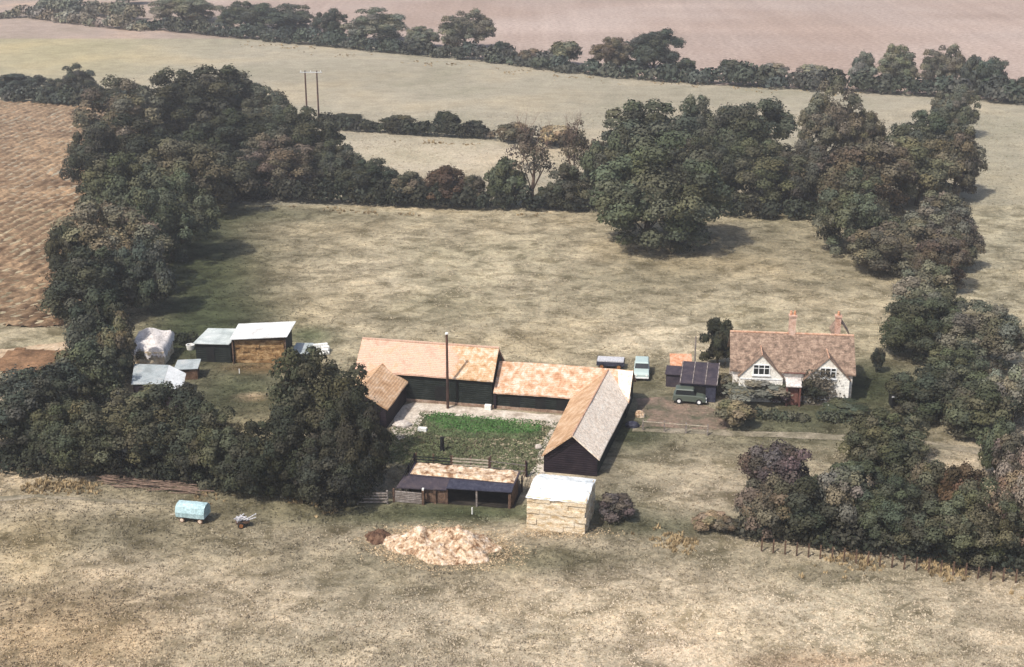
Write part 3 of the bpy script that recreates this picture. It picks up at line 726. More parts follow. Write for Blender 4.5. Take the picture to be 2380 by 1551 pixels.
 (2300, 232, 80, 130, 'blue', 'sloping tree near the right end of the far hedge'),
 (2360, 244, 80, 178, 'dark', 'last low tree at the right end of the far hedge'),
 (300, 20, 90, -30, 'blue', 'faint tree at the top left edge beyond the pale scrub', 'b'),
]
GROUPS = [(26, 'trees of the left clump and hedge'), (11, 'trees of the lower belt before the sheds'), (11, 'trees along the back hedge of the pasture'), (4, 'bushes of the short middle hedge'),
          (22, 'trees of the right clump'), (10, 'trees around the cottage garden and lane'), (12, 'trees of the lower right thicket'), (11, 'garden and yard shrubs'), (200, 'trees of the far hedge')]
gi = 0; gc_ = 0
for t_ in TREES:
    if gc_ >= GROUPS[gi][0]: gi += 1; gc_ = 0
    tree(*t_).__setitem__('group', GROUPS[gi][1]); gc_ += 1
hedge([(330, 66), (560, 88), (800, 112), (1000, 130), (1160, 146), (1330, 168), (1480, 184), (1620, 194)], 2.8, 4.5, 'blue', 'long far hedge between the meadow and the stubble field', .42, 14, .45, 2)
hedge([(-40, 44), (60, 40), (140, 50), (230, 62), (340, 72)], 2.4, 5, 'pale', 'pale straggling scrub at the top left corner', .4, 16, .5, 13)
hedge([(90, 22), (200, 34), (330, 48)], 3.4, 5, 'grey', 'greyish scrub beyond the pale scrub at the top left', .4, 14, .5, 14)
hedge([(1620, 194), (1800, 204), (2000, 214), (2200, 224), (2390, 244)], 3.6, 5, 'blue', 'right hand continuation of the far hedge', .42, 14, .4, 3)
hedge([(0, 232), (100, 240), (230, 250), (330, 262)], 3.0, 3.2, 'blue', 'dark hedge along the top of the ploughed field', .32, 26, .35, 4)
hedge([(740, 296), (840, 306), (960, 314), (1130, 322)], 2.2, 2.6, 'deep', 'short dark hedge running right from the electricity poles', .28, 32, .35, 5)
hedge([(1130, 322), (1220, 332), (1330, 340), (1400, 345)], 1.6, 2.4, 'brown', 'thin brown hedge in line with the short middle hedge', .24, 20, .5, 6)
hedge([(540, 462), (800, 474), (1000, 484), (1180, 488), (1370, 492)], 2.6, 2.4, 'deep', 'dark hedge along the back of the pasture', .24, 42, .4, 7)
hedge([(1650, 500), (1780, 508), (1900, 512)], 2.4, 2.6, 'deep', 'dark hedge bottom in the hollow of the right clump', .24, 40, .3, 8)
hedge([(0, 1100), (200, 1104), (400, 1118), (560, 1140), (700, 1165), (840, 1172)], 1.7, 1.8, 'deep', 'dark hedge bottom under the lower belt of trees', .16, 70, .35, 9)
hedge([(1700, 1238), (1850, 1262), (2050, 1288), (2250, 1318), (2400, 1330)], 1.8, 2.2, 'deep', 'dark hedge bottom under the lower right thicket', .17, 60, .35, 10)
hedge([(1690, 968), (1800, 974), (1930, 980), (2060, 986)], .7, 1.4, 'green', 'low garden hedge between the cottage and the lane', .12, 90, .4, 11)
hedge([(385, 800), (458, 800)], 1.2, 1.2, 'deep', 'low black leafy strip standing in for shade between the pale stack and the dark shed', .12, 110, .15, 12)  # dark strip put in for the shade of stack and shed

# ------------------------------------------------------------------ BARNS round the yard (farm grid: x along the rear range, y away from the viewer)
GRP_B = 'farm buildings round the yard'
def roof_quad(name, a, b, c, d, mat, parent, label=None, t=.14, nx=40, ny=12):
    """an old roof slope: a slab whose surface sags and ripples a little"""
    a, b, c, d = map(Vector, (a, b, c, d)); m = MB(); pts = []
    for j in range(ny + 1):
        for i in range(nx + 1):
            p = a.lerp(b, i / nx).lerp(d.lerp(c, i / nx), j / ny); pts.append(p)
    px_, py_ = np.array([p.x for p in pts]), np.array([p.y for p in pts])
    dz = .13 * (vnoise(px_ + 40, py_ + 40, 2.7, 71) - .5) + .05 * (vnoise(px_ + 40, py_ + 40, .7, 72) - .5)
    q = (nx + 1) * (ny + 1)
    m.v = [(p.x, p.y, p.z + float(e)) for p, e in zip(pts, dz)] + [(p.x, p.y, p.z + float(e) - t) for p, e in zip(pts, dz)]
    I = lambda i, j: j * (nx + 1) + i
    for j in range(ny):
        for i in range(nx):
            f_ = (I(i, j), I(i + 1, j), I(i + 1, j + 1), I(i, j + 1)); m.f += [f_, tuple(q + k for k in f_[::-1])]
    for i in range(nx): m.f += [(I(i, 0), q + I(i, 0), q + I(i + 1, 0), I(i + 1, 0)), (I(i, ny), I(i + 1, ny), q + I(i + 1, ny), q + I(i, ny))]
    for j in range(ny): m.f += [(I(0, j), I(0, j + 1), q + I(0, j + 1), q + I(0, j)), (I(nx, j), q + I(nx, j), q + I(nx, j + 1), I(nx, j + 1))]
    return m.build(name, mat, parent, label)
# tall rear barn
b1 = thing('barn', 'tall long barn with pink tiled roof and black boarded front behind the yard', 'barn', F(0, 0), TH)
MB().hexa([(-12.5, 0, 0), (-.05, 0, 0), (-.05, 4.6, 0), (-12.5, 4.6, 0)], [(-12.5, 0, 2.8), (-.05, 0, 2.8), (-.05, 4.6, 2.8), (-12.5, 4.6, 2.8)]).build('wall', M['tar'], b1)
m = MB()
for x in (-12.5, -.13):
    i = len(m.v); m.v += [(x, .02, 2.8), (x, 4.58, 2.8), (x, 2.3, 4.72), (x + .08, .02, 2.8), (x + .08, 4.58, 2.8), (x + .08, 2.3, 4.72)]
    m.f += [(i, i + 2, i + 1), (i + 3, i + 4, i + 5), (i, i + 3, i + 5, i + 2), (i + 1, i + 2, i + 5, i + 4)]
m.build('gable', M['tar'], b1)
roof_quad('roof_slope', (-12.75, -.25, 2.72), (.1, -.25, 2.72), (.1, 2.32, 4.9), (-12.75, 2.32, 4.9), M['tile_mixed'], b1, 'pink roof slope facing the yard')
roof_quad('roof_slope', (-12.75, 2.35, 4.89), (.1, 2.35, 4.89), (.1, 4.95, 2.7), (-12.75, 4.95, 2.7), M['tile_pink'], b1)
MB().box(-12.75, .1, 2.24, 2.44, 4.86, 4.98).build('ridge_tiles', M['tile_pink'], b1)
MB().box(-5.3, -4.3, -.05, -.005, .02, 1.7).build('door', M['black'], b1)
for x in (-3.3,): MB().box(x, x + .14, -.08, -.003, 0, 2.6).build('wall_post', M['black'], b1)
MB().box(-9.2, -.1, -.1, -.004, 0, .25).build('plinth', M['plinth'], b1)
# low rear barn
b2 = thing('barn', 'low barn with orange blotched tiles joining the tall barn to the right range', 'barn', F(0, 0), TH)
MB().box(.0, 12.05, -.0, 4.9, 0, 1.6).build('wall', M['tar'], b2)
m = MB(); i = 0; x = 11.97
m.v += [(x, .02, 1.6), (x, 4.88, 1.6), (x, 2.4, 3.45), (x + .08, .02, 1.6), (x + .08, 4.88, 1.6), (x + .08, 2.4, 3.45)]
m.f += [(i, i + 2, i + 1), (i + 3, i + 4, i + 5), (i, i + 3, i + 5, i + 2), (i + 1, i + 2, i + 5, i + 4)]
m.build('gable', M['tar'], b2)
roof_quad('roof_slope', (.12, -.22, 1.62), (12.3, -.22, 1.62), (12.3, 2.42, 3.62), (.12, 2.42, 3.62), M['tile_lichen'], b2, 'orange and cream blotched slope facing the yard')
roof_quad('roof_slope', (.12, 2.45, 3.61), (12.3, 2.45, 3.61), (12.3, 5.1, 1.6), (.12, 5.1, 1.6), M['tile_lichen'], b2)
roof_quad('pale_patch', (11.3, .6, 1.62 + .82 * .7576 + .03), (12.29, .0, 1.62 + .22 * .7576 + .03), (12.29, 2.36, 1.62 + 2.58 * .7576 + .03), (10.9, 2.36, 1.62 + 2.58 * .7576 + .03), M['tile_pale'], b2, 'whitish patch of tiles at the outer corner', .03)
MB().box(.0, 7.0, -.09, -.004, 0, .25).build('plinth', M['plinth'], b2)
for x in (1.6, 3.9, 5.8): MB().box(x, x + .9, -.05, -.006, .02, 1.35).build('stable_door', M['black'], b2)
MB().box(.15, .35, -.22, -.02, 0, 1.5).build('corner_post', M['tar_brown'], b2)
# right range running towards the viewer
b3 = thing('barn', 'long low range with half ochre half pale grey roof and dark gable facing front', 'barn', F(0, 0), TH)
e1, e2 = (7.1, -.2, 1.6), (6.85, -12.55, 1.6); r1, r2 = (10.1, 2.3, 3.6), (9.3, -12.75, 3.6); f1, f2 = (12.25, .2, 1.62), (11.5, -12.55, 1.62)
MB().hexa([(7.2, -.3, 0), (7.0, -12.3, 0), (11.25, -12.3, 0), (11.95, -.1, 0)], [(7.2, -.3, 1.55), (7.0, -12.3, 1.55), (11.25, -12.3, 1.55), (11.95, -.1, 1.55)]).build('wall', M['tar'], b3)
m = MB(); y = -12.36
m.v += [(6.95, y, 0), (11.3, y, 0), (11.3, y, 1.56), (9.3, y, 3.42), (6.95, y, 1.56), (6.95, y + .07, 0), (11.3, y + .07, 0), (11.3, y + .07, 1.56), (9.3, y + .07, 3.42), (6.95, y + .07, 1.56)]
m.f += [(0, 1, 2, 3, 4), (9, 8, 7, 6, 5), (0, 5, 6, 1), (1, 6, 7, 2), (2, 7, 8, 3), (3, 8, 9, 4), (4, 9, 5, 0)]
m.build('gable', M['tar_brown'], b3, 'dark purplish brown boarded gable')
roof_quad('roof_slope', e2, (r2[0], r2[1], 3.6), (r1[0], r1[1], 3.6), (7.15, 1.2, 1.6), M['tile_ochre'], b3, 'ochre tiled slope facing the yard')
roof_quad('roof_slope', (r2[0] + .02, r2[1], 3.6), f2, (12.3, 1.0, 1.62), (r1[0] + .02, r1[1], 3.6), M['tile_pale'], b3, 'pale grey slope facing right')
MB().tube((9.31, -12.75, 3.6), (10.08, 2.2, 3.6), .08).build('ridge_tiles', M['ridge_tile'], b3)
MB().hexa([(6.85, -12.78, 1.5), (9.3, -12.78, 3.48), (9.3, -12.74, 3.48), (6.85, -12.74, 1.5)], [(6.85, -12.78, 1.62), (9.3, -12.78, 3.61), (9.3, -12.74, 3.61), (6.85, -12.74, 1.62)]).build('barge_board', M['tile_ochre'], b3)
# left wing
b4 = thing('barn', 'short left wing with orange tiled roof half hidden behind the big yard tree', 'barn', F(0, 0), TH)
MB().box(-12.4, -8.0, -6.4, -.12, 0, 1.85).build('wall', M['tar_brown'], b4)
m = MB(); y = -6.45
m.v += [(-12.4, y, 0), (-8.0, y, 0), (-8.0, y, 1.85), (-10.3, y, 3.15), (-12.4, y, 1.85), (-12.4, y + .05, 0), (-8.0, y + .05, 0), (-8.0, y + .05, 1.85), (-10.3, y + .05, 3.15), (-12.4, y + .05, 1.85)]
m.f += [(0, 1, 2, 3, 4), (9, 8, 7, 6, 5), (0, 5, 6, 1), (1, 6, 7, 2), (2, 7, 8, 3), (3, 8, 9, 4), (4, 9, 5, 0)]
m.build('gable', M['tar_brown'], b4)
roof_quad('roof_slope', (-10.3, -6.6, 3.35), (-7.8, -6.6, 1.9), (-7.8, -.05, 1.9), (-10.3, 1.0, 3.35), M['tile_ochre'], b4, 'orange slope facing the yard')
roof_quad('roof_slope', (-12.7, -6.6, 1.9), (-10.32, -6.6, 3.35), (-10.32, 1.0, 3.35), (-12.7, -.05, 1.9), M['tile_ochre'], b4)

# ------------------------------------------------------------------ straw stack with white sheet
def bales(m, x0, x1, y0, y1, z0, z1, lx=.95, lz=.42, seed=1, skip=0):
    """courses of bales with slight irregularity, outer faces only matter"""
    r = random.Random(seed); nz = max(1, round((z1 - z0) / lz)); dz = (z1 - z0) / nz
    for k in range(nz):
        zz = z0 + k * dz
        def run(a0, a1, face):
            a = a0 + (r.uniform(-.4, 0) if k % 2 else 0)
            while a < a1 - .1:
                l = lx * r.uniform(.85, 1.12); b = min(a + l, a1 + r.uniform(-.05, .08)); j = r.uniform(-.05, .07); aa = max(a, a0)
                if b - aa > .12:
                    z_0, z_1 = zz + .001, zz + dz - .001
                    if face == 'f': m.box(aa + .001, b - .001, y0 - j, y0 + .5, z_0, z_1)
                    if face == 'b': m.box(aa + .001, b - .001, y1 - .5, y1 + j, z_0, z_1)
                    if face == 'r': m.box(x1 - .5, x1 + j, aa + .001, b - .001, z_0, z_1)
                    if face == 'l': m.box(x0 - j, x0 + .5, aa + .001, b - .001, z_0, z_1)
                a = b
        run(x0, x1, 'f'); run(x0, x1, 'b'); run(y0 + .52, y1 - .52, 'r'); run(y0 + .52, y1 - .52, 'l')
    m.box(x0 + .51, x1 - .51, y0 + .51, y1 - .51, z0, z1 - .05)
    return m
def cloth(name, parent, mat, nx, ny, fz, x0, x1, y0, y1, seed=0, drop=.35, smooth=True):
    """sheet draped over a box: edges hang down by drop"""
    r = random.Random(seed); m = MB()
    for j in range(ny + 1):
        for i in range(nx + 1):
            s, t = i / nx, j / ny
            ex = max(0, .06 - s) / .06 + max(0, s - .94) / .06; ey = max(0, .06 - t) / .06 + max(0, t - .94) / .06
            z = fz(s, t) - drop * min(1, max(ex, ey)) * r.uniform(.6, 1.25) + r.uniform(-.015, .02)
            m.v.append((x0 + (x1 - x0) * s + r.uniform(-.02, .02), y0 + (y1 - y0) * t + r.uniform(-.02, .02), z))
    for j in range(ny):
        for i in range(nx):
            a = j * (nx + 1) + i; m.f.append((a, a + 1, a + nx + 2, a + nx + 1))
    return m.build(name, mat, parent, smooth=smooth)
st = thing('straw_stack', 'square straw bale stack under a white sheet in front of the dark gable', 'straw stack', F(9.75, -20.2), TH - math.radians(1))
bales(MB(), -2.2, 2.2, -2.15, 1.9, 0, 2.65, seed=4).build('bales', M['straw'], st, bevel=.025)
cloth('sheet', st, M['tarp_white'], 22, 20, lambda s, t: 2.71 + .26 * math.exp(-((t - .62) / .16) ** 2), -2.28, 2.28, -2.24, 2.0, 3, .16)

# ------------------------------------------------------------------ straw heap and soil heap
def heap(name, label, cat, u, v, rx, ry, h, mat, seed, rz=TH, clods=260, csz=.16, n=70):
    p = G(u, v); r = np.random.default_rng(seed)
    X, Y = np.meshgrid(np.linspace(-1.15, 1.15, n), np.linspace(-1.15, 1.15, n))
    x, y = X.ravel() * rx, Y.ravel() * ry
    ang = np.arctan2(Y.ravel(), X.ravel()); rr = np.sqrt(X.ravel() ** 2 + Y.ravel() ** 2) / (1 + .12 * np.sin(3 * ang + seed) + .07 * np.sin(7 * ang))
    z = h * np.clip(1 - rr ** 2.2, -.05, 1) * (.35 + .95 * vnoise(x + 50, y + 50, 1.3, seed)) + .55 * (vnoise(x + 9, y + 9, .5, seed + 1) - .4) * np.clip(1.1 - rr, 0, 1) * h + .12 * (vnoise(x + 9, y + 9, .2, seed + 2) - .5) * h
    z = np.where(rr > 1.02, -.06, z)
    I = np.arange(n * n).reshape(n, n)
    Q = np.stack([I[:-1, :-1].ravel(), I[:-1, 1:].ravel(), I[1:, 1:].ravel(), I[1:, :-1].ravel()], 1)
    Q = Q[(rr[Q].min(1) < 1.04)]
    V = np.stack([x, y, z], 1)
    k = r.integers(0, n * n, clods); k = k[rr[k] < 1.02]
    P = V[k] + np.array([0, 0, .05]); D = sphere_dirs(len(k), r, .1)
    Vq, _f = leaf_quads(P, D, csz, r)
    me = raw_mesh(name, np.concatenate([V, Vq]), np.concatenate([Q, np.arange(len(Vq)).reshape(-1, 4) + len(V)]), mat)
    o = bpy.data.objects.new(name, me); C.objects.link(o); o.location = (p.x, p.y, 0); o.rotation_euler = (0, 0, rz)
    return tag(o, label, cat)
heap('straw_heap', 'long pale heap of loose straw lying in the field below the yard', 'straw heap', 1028, 1272, 4.3, 2.35, 1.2, M['straw_pale'], 5, clods=1500, csz=.05, n=170)
heap('soil_heap', 'small reddish brown soil heap at the left end of the straw heap', 'soil heap', 880, 1252, 1.0, .9, .6, M['soil'], 6, clods=100, csz=.06, n=60)
hp = G(1028, 1272); NS = 2600; a_ = rng.uniform(0, 6.28, NS); q_ = rng.normal(1.0, .22, NS)
LX, LY = np.cos(a_) * q_ * 4.5, np.sin(a_) * q_ * 2.5
lp = np.stack([hp.x + LX * math.cos(TH) - LY * math.sin(TH), hp.y + LX * math.sin(TH) + LY * math.cos(TH)], 1)
sp = G(1300, 1236); lp = np.concatenate([lp, np.stack([sp.x + rng.normal(0, 2.0, 500), sp.y + rng.normal(-.2, .45, 500)], 1)])
tufts('loose_straw', 'loose straw littered round the straw heap and the bale stack', lp, .03 + .06 * rng.random(len(lp)), .06 + .12 * rng.random(len(lp)), np.array([[.5, .38, .24]]) * rng.uniform(.6, 1.3, (len(lp), 1)), 4)['category'] = 'straw'

# ------------------------------------------------------------------ open shelter at the front of the yard
sh = thing('cattle_shelter', 'low open fronted shelter with straw heaped on its flat roof', 'shelter', F(0, 0), TH)
MB().box(-2.6, 5.7, -16.85, -16.7, 0, 1.72).build('back_wall', M['black'], sh)  # back and left walls black: shade of the opening put into the colour
MB().box(-2.72, -2.6, -18.4, -16.7, 0, 1.62).build('side_wall', M['black'], sh); MB().box(5.62, 5.74, -19.2, -16.7, 0, 1.42).build('side_wall', M['wood_brown'], sh)
MB().slab((-2.6, -18.72, 1.74), (5.85, -18.62, 1.74), (5.9, -16.6, 1.86), (-2.6, -16.6, 1.86), .1).build('flat_roof', M['felt'], sh)
MB().slab((.75, -19.8, 1.48), (5.8, -19.5, 1.48), (5.8, -18.64, 1.73), (.75, -18.7, 1.73), .08).build('front_roof', M['felt_blue'], sh, 'bluish felted roof strip over the opening')
MB().slab((-3.2, -19.95, 1.2), (.73, -19.75, 1.3), (.73, -18.74, 1.71), (-2.9, -18.76, 1.71), .08).build('lean_roof', M['felt'], sh, 'dark felted roof over the left pen')
for x0_, y0_ in ((.6, -19.62), (5.5, -19.42), (-.3, -19.75)): MB().box(x0_, x0_ + .2, y0_, y0_ + .18, 0, 1.2).build('post', M['wood_brown'], sh)
MB().box(-1.0, .58, -19.58, -19.5, 0, 1.05).build('boarded_front', M['wood_brown'], sh)
MB().box(3.0, 3.13, -19.6, -19.47, 0, 1.38).build('centre_post', M['wood_grey'], sh)
# straw on the roof
n = 46
X, Y = np.meshgrid(np.linspace(-2.45, 5.75, n * 2), np.linspace(-18.58, -16.65, n)); x, y = X.ravel(), Y.ravel()
edge = np.minimum(np.minimum((x + 2.48) * 2.2, (5.78 - x) * 2.2), np.minimum((y + 18.61) * 4, (-16.62 - y) * 4)); edge = np.clip(edge, 0, 1)
z = 1.76 + (y + 18.6) / 2.0 * .1 + edge * (.03 + .15 * vnoise(x + 40, y + 40, .8, 31) + .12 * vnoise(x + 40, y + 40, .25, 33))
I = np.arange(len(x)).reshape(X.shape); Q = np.stack([I[:-1, :-1].ravel(), I[:-1, 1:].ravel(), I[1:, 1:].ravel(), I[1:, :-1].ravel()], 1)
rs = bpy.data.objects.new('roof_straw', raw_mesh('roof_straw', np.stack([x, y, z], 1), Q, M['straw_pale'])); C.objects.link(rs)
rs.location = F(0, 0); rs.rotation_euler = (0, 0, TH); tag(rs, 'loose straw spread over the flat roof of the open shelter', 'straw')

# ------------------------------------------------------------------ fences, gates, posts in the yard
def rail_fence(name, label, cat, a, b, n_post, rails, hgt, mp, mr, pw=.12, rt=.035, rh=.09, group=None, close=False):
    a, b = Vector(a), Vector(b); L = (b - a).length; rz = math.atan2(b.y - a.y, b.x - a.x)
    t = thing(name, label, cat, (a.x, a.y, 0), rz, group)
    for k in range(n_post):
        x = L * k / max(1, n_post - 1); MB().box(x - pw / 2, x + pw / 2, -pw / 2, pw / 2, 0, hgt * 1.12).build('post', mp, t)
    for z in rails:
        MB().box(0, L, -pw / 2 - rt - .003, -pw / 2 - .003, z - rh / 2, z + rh / 2).build('rail', mr, t)
    return t
rail_fence('rail_fence', 'dark five barred hurdle at the left behind the shelter', 'fence', F(-3.4, -13.5), F(-.5, -13.4), 3, (.2, .45, .7, .95), 1.1, M['wood_brown'], M['tar'])
rail_fence('rail_fence', 'pale weathered hurdle in the middle behind the shelter', 'fence', F(-.35, -13.45), F(2.6, -13.3), 3, (.2, .5, .8, 1.05), 1.1, M['wood_brown'], M['wood_pale'], rh=.12)
rail_fence('rail_fence', 'thin rail fence at the right behind the shelter', 'fence', F(2.75, -13.3), F(5.7, -13.5), 2, (.45, 1.0), 1.25, M['pole_wood'], M['wood_grey'], rh=.06)
rail_fence('side_fence', 'dark side fence joining the hurdles to the shelter on the left', 'fence', F(-3.5, -13.6), F(-3.2, -18.2), 3, (.35, .7, 1.0), 1.1, M['tar_brown'], M['tar_brown'])
rail_fence('side_fence', 'dark side fence joining the hurdles to the shelter on the right', 'fence', F(5.8, -13.6), F(5.95, -16.3), 2, (.4, .9), 1.2, M['tar_brown'], M['wood_brown'])
gt = thing('plank_gate', 'grey planked gate closing the pen left of the shelter opening', 'gate', F(-3.35, -20.1), TH)
m = MB()
for k in range(5): m.box(.08, 2.2, 0, .04, .08 + k * .19, .24 + k * .19)
m.build('planks', M['wood_grey'], gt); MB().box(-.08, .06, -.05, .09, 0, 1.15).build('gate_post', M['wood_brown'], gt); MB().box(2.24, 2.42, -.06, .12, 0, 1.25).build('gate_post', M['wood_brown'], gt)
MB().box(2.26, 2.4, -.062, .122, 1.253, 1.4).build('white_cap', M['white_obj'], gt)
rail_fence('plank_fence', 'weathered plank fence running left from the gate to the trees', 'fence', F(-6.0, -21.0), F(-3.75, -20.55), 2, (.25, .5, .75, .98), 1.05, M['wood_grey'], M['wood_grey'], rh=.15)
rail_fence('rail_fence', 'dark rail fence crossing the grass just behind the low barn', 'fence', F(1.0, 6.6), F(9.2, 7.1), 5, (.45, .85), .95, M['wood_brown'], M['wood_brown'], rh=.07)
rail_fence('rail_fence', 'white topped rail fence between the gravel yard and the lower paddock', 'fence', G(1494, 1000), G(1644, 1012), 4, (.85,), .9, M['wood_grey'], M['wood_pale'], rh=.06)
def post(name, label, cat, p, h, r, mat, capm=None):
    t = thing(name, label, cat, (p.x, p.y, 0)); MB().tube((0, 0, -.1), (0, 0, h), r, r * .8, 10).build('shaft', mat, t)
    if capm: MB().tube((0, 0, h + .002), (0, 0, h + .14), r * 1.25, r * 1.0, 10).build('cap', capm, t)
    return t
post('telegraph_pole', 'tall dark brown pole standing in the yard before the tall barn', 'pole', G(1041, 950), 7.1, .13, M['pole_wood'], M['white_obj'])
post('gatepost', 'stout black post standing alone on the grass behind the shelter', 'post', G(1028, 1048), 1.25, .2, M['black'])
post('tall_post', 'tall grey post beside the small brick outhouse', 'pole', G(1613.8, 862), 3.5, .09, M['wood_grey'])
rail_fence('wire_fence', 'line of reddish fence posts along the foot of the lower right thicket', 'fence', G(1770, 1282), G(2360, 1356), 22, (.8,), .95, M['wood_brown'], M['pole_wood'], pw=.11, rt=.008, rh=.01)
post('white_post', 'short white post standing on the grass before the hay barn', 'post', G(556.7, 868), .45, .06, M['white_obj'])
post('white_post', 'short pale post standing in the grass before the shelter opening', 'post', G(1097.5, 1195), .55, .06, M['white_obj'])

# twin electricity poles
ep = thing('electricity_poles', 'twin wooden electricity poles with a cross bar beyond the short hedge', 'electricity pole', G(728, 286))
s_ = ppm(728, 286); dx = 13.5 / s_; Hh = 9.3
for sx in (-1, 1): MB().tube((sx * dx, 0, 0), (sx * dx, 0, Hh), .17, .13, 9).build('pole', M['pole_wood'], ep)
MB().box(-dx - .9, dx + .9, -.16, -.14 + .1, Hh - .35, Hh - .2).build('cross_bar', M['wire'], ep)
for x in (-dx - .7, 0, dx + .7): MB().tube((x, -.1, Hh - .2), (x, -.1, Hh + .1), .07, .05, 7).build('insulator', M['white_obj'], ep)

# ------------------------------------------------------------------ sheds on the left
def frame(pa, pb):
    a, b = G(*pa), G(*pb); return a, (b - a).length, math.atan2(b.y - a.y, b.x - a.x)
# open hay barn
a, L, rz = frame((545.5, 845), (664, 846))
hb = thing('hay_barn', 'open fronted hay barn with white iron roof filled with brown bales', 'barn', a, rz)
MB().slab((-.25, -.35, 2.62), (L + .35, -.35, 2.95), (L + .55, 3.6, 3.15), (-.2, 3.6, 2.85), .07).build('roof', M['iron_white'], hb)
m = MB(); m.box(-.12, -.02, 0, 3.4, 0, 2.5); m.box(L + .02, L + .12, 0, 3.4, 0, 2.75); m.box(-.1, L + .1, 3.41, 3.5, 0, 2.72); m.build('wall', M['tar'], hb)
for x in (-.07, L + .07): MB().box(x - .06, x + .06, -.14, -.02, 0, 2.55).build('post', M['wood_brown'], hb)
hs = thing('hay_bales', 'wall of brown weathered bales stacked inside the hay barn', 'hay bales', a + Vector((0, 0, 0)), rz)
bales(MB(), .03, L - .03, .12, 3.2, .02, 2.35, seed=9, lx=.8).build('bales', M['straw_dark'], hs, bevel=.02)
# dark shed beside it
a, L, rz = frame((457, 840), (540, 844))
ds = thing('iron_roofed_shed', 'black windowless shed with pale iron roof left of the hay barn', 'shed', a, rz)
MB().box(0, L - .1, 0, 3.6, 0, 1.85).build('wall', M['tar'], ds)
MB().slab((-.15, -.25, 1.95), (L - .12, -.25, 2.02), (L + .0, 3.8, 2.22), (.0, 3.8, 2.12), .06).build('roof', M['iron_pale'], ds)
MB().box(1.1, 1.9, -.05, -.006, .02, 1.6).build('door', M['black'], ds)
# small shed with red brown wall
a, L, rz = frame((408, 884), (460, 882))
s3 = thing('small_shed', 'small brown shed with grey iron roof between the white roof and the black shed', 'shed', a, rz)
MB().box(0, L, 0, 1.7, 0, 1.05).build('wall', M['soil'], s3)
MB().slab((-.1, -.15, 1.12), (L + .1, -.15, 1.15), (L + .2, 1.9, 1.36), (.08, 1.9, 1.34), .05).build('roof', M['iron_grey'], s3)
# lean-to with bright white slope
p0 = G(392.4, 848.3, 2.1); p1 = G(379.7, 892, 2.1); q0 = G(432.5, 868, 1.55); q1 = G(422.5, 914, 1.55)
l0 = G(312, 846, 1.75); l1 = G(305, 893, 1.7)
wr = thing('iron_shed', 'shed with bright white right hand roof slope and long grey left slope', 'shed', (p1.x, p1.y, 0))
loc = lambda p: (p.x - p1.x, p.y - p1.y, p.z)
MB().slab(loc(p1), loc(q1), loc(q0), loc(p0), .06).build('roof_slope', M['iron_white'], wr, 'bright white iron slope')
MB().slab(loc(l1), tuple(np.array(loc(p1)) + (-.02, 0, -.01)), tuple(np.array(loc(p0)) + (-.02, 0, -.01)), loc(l0), .06).build('roof_slope', M['iron_grey'], wr, 'long grey iron slope with worn sheets')
ins = lambda p, dx_, dy_, z: (p.x - p1.x + dx_, p.y - p1.y + dy_, z)
MB().hexa([ins(l1, .1, .15, 0), ins(q1, -.15, .15, 0), ins(q0, -.15, -.15, 0), ins(l0, .1, -.15, 0)], [ins(l1, .1, .15, 1.4), ins(q1, -.15, .15, 1.4), ins(q0, -.15, -.15, 1.4), ins(l0, .1, -.15, 1.4)]).build('wall', M['tar_brown'], wr)
m = MB(); a_, b_, c_ = ins(l1, .1, .14, 1.401), ins(p1, 0, .14, 1.98), ins(q1, -.15, .14, 1.401); m.poly([a_, c_, b_]); m.poly([(a_[0], a_[1] + .05, a_[2]), (b_[0], b_[1] + .05, b_[2]), (c_[0], c_[1] + .05, c_[2])]); m.build('gable', M['tar_brown'], wr)
# pale covered stack
a, L, rz = frame((300, 852), (382, 852))
ps = thing('covered_stack', 'bulky stack under a dirty pale sheet left of the black shed', 'stack', a, rz)
bales(MB(), 0, L, 0, 4.0, 0, 1.5, seed=12).build('bales', M['straw'], ps, bevel=.05)
cloth('sheet', ps, M['tarp_dirty'], 24, 26, lambda s, t: 1.55 + .75 * t + .25 * math.sin(s * 3.1) + .12 * math.sin(s * 9 + t * 5), -.15, L + .2, -.15, 4.3, 8, .8)
# small iron shed, white pile
a, L, rz = frame((677, 839), (716, 840))
se = thing('small_shed', 'tiny black shed with grey iron roof right of the hay barn', 'shed', a, rz)
MB().box(0, L, 0, 1.9, 0, .75).build('wall', M['tar'], se)
MB().slab((-.06, -.12, .82), (L + .06, -.12, .84), (L + .16, 2.2, 1.12), (.1, 2.2, 1.1), .05).build('roof', M['iron_grey'], se)
a, L, rz = frame((728, 830), (770, 826))
m = MB(); r = random.Random(3)
for k in range(4):
    for j in range(2):
        x = .1 + j * .8 + r.uniform(-.1, .1); y = .2 + k * .35; m.box(x, x + .75 + r.uniform(0, .1), y, y + .32, 0, .3 + .18 * k)
o = m.build('sack_pile', M['white_obj'], bevel=.08); o.location = a; o.rotation_euler = (0, 0, rz); tag(o, 'heap of white and pinkish sacks beside the tiny iron shed', 'sacks')
# white tub by the black shed
tb = thing('feed_tub', 'white feed tub with dark inside left of the black shed', 'tub', G(443, 812))
m = MB(); n = 14
for k in range(n):
    a0, a1 = 2 * math.pi * k / n, 2 * math.pi * (k + 1) / n; c_ = lambda a, r_, z: (math.cos(a) * r_, math.sin(a) * r_, z)
    m.hexa([c_(a0, .28, 0), c_(a0, .36, 0), c_(a1, .36, 0), c_(a1, .28, 0)], [c_(a0, .34, .5), c_(a0, .44, .5), c_(a1, .44, .5), c_(a1, .34, .5)])
m.build('rim', M['white_obj'], tb); MB().tube((0, 0, .02), (0, 0, .3), .275, .3, 12).build('feed', M['soil'], tb)

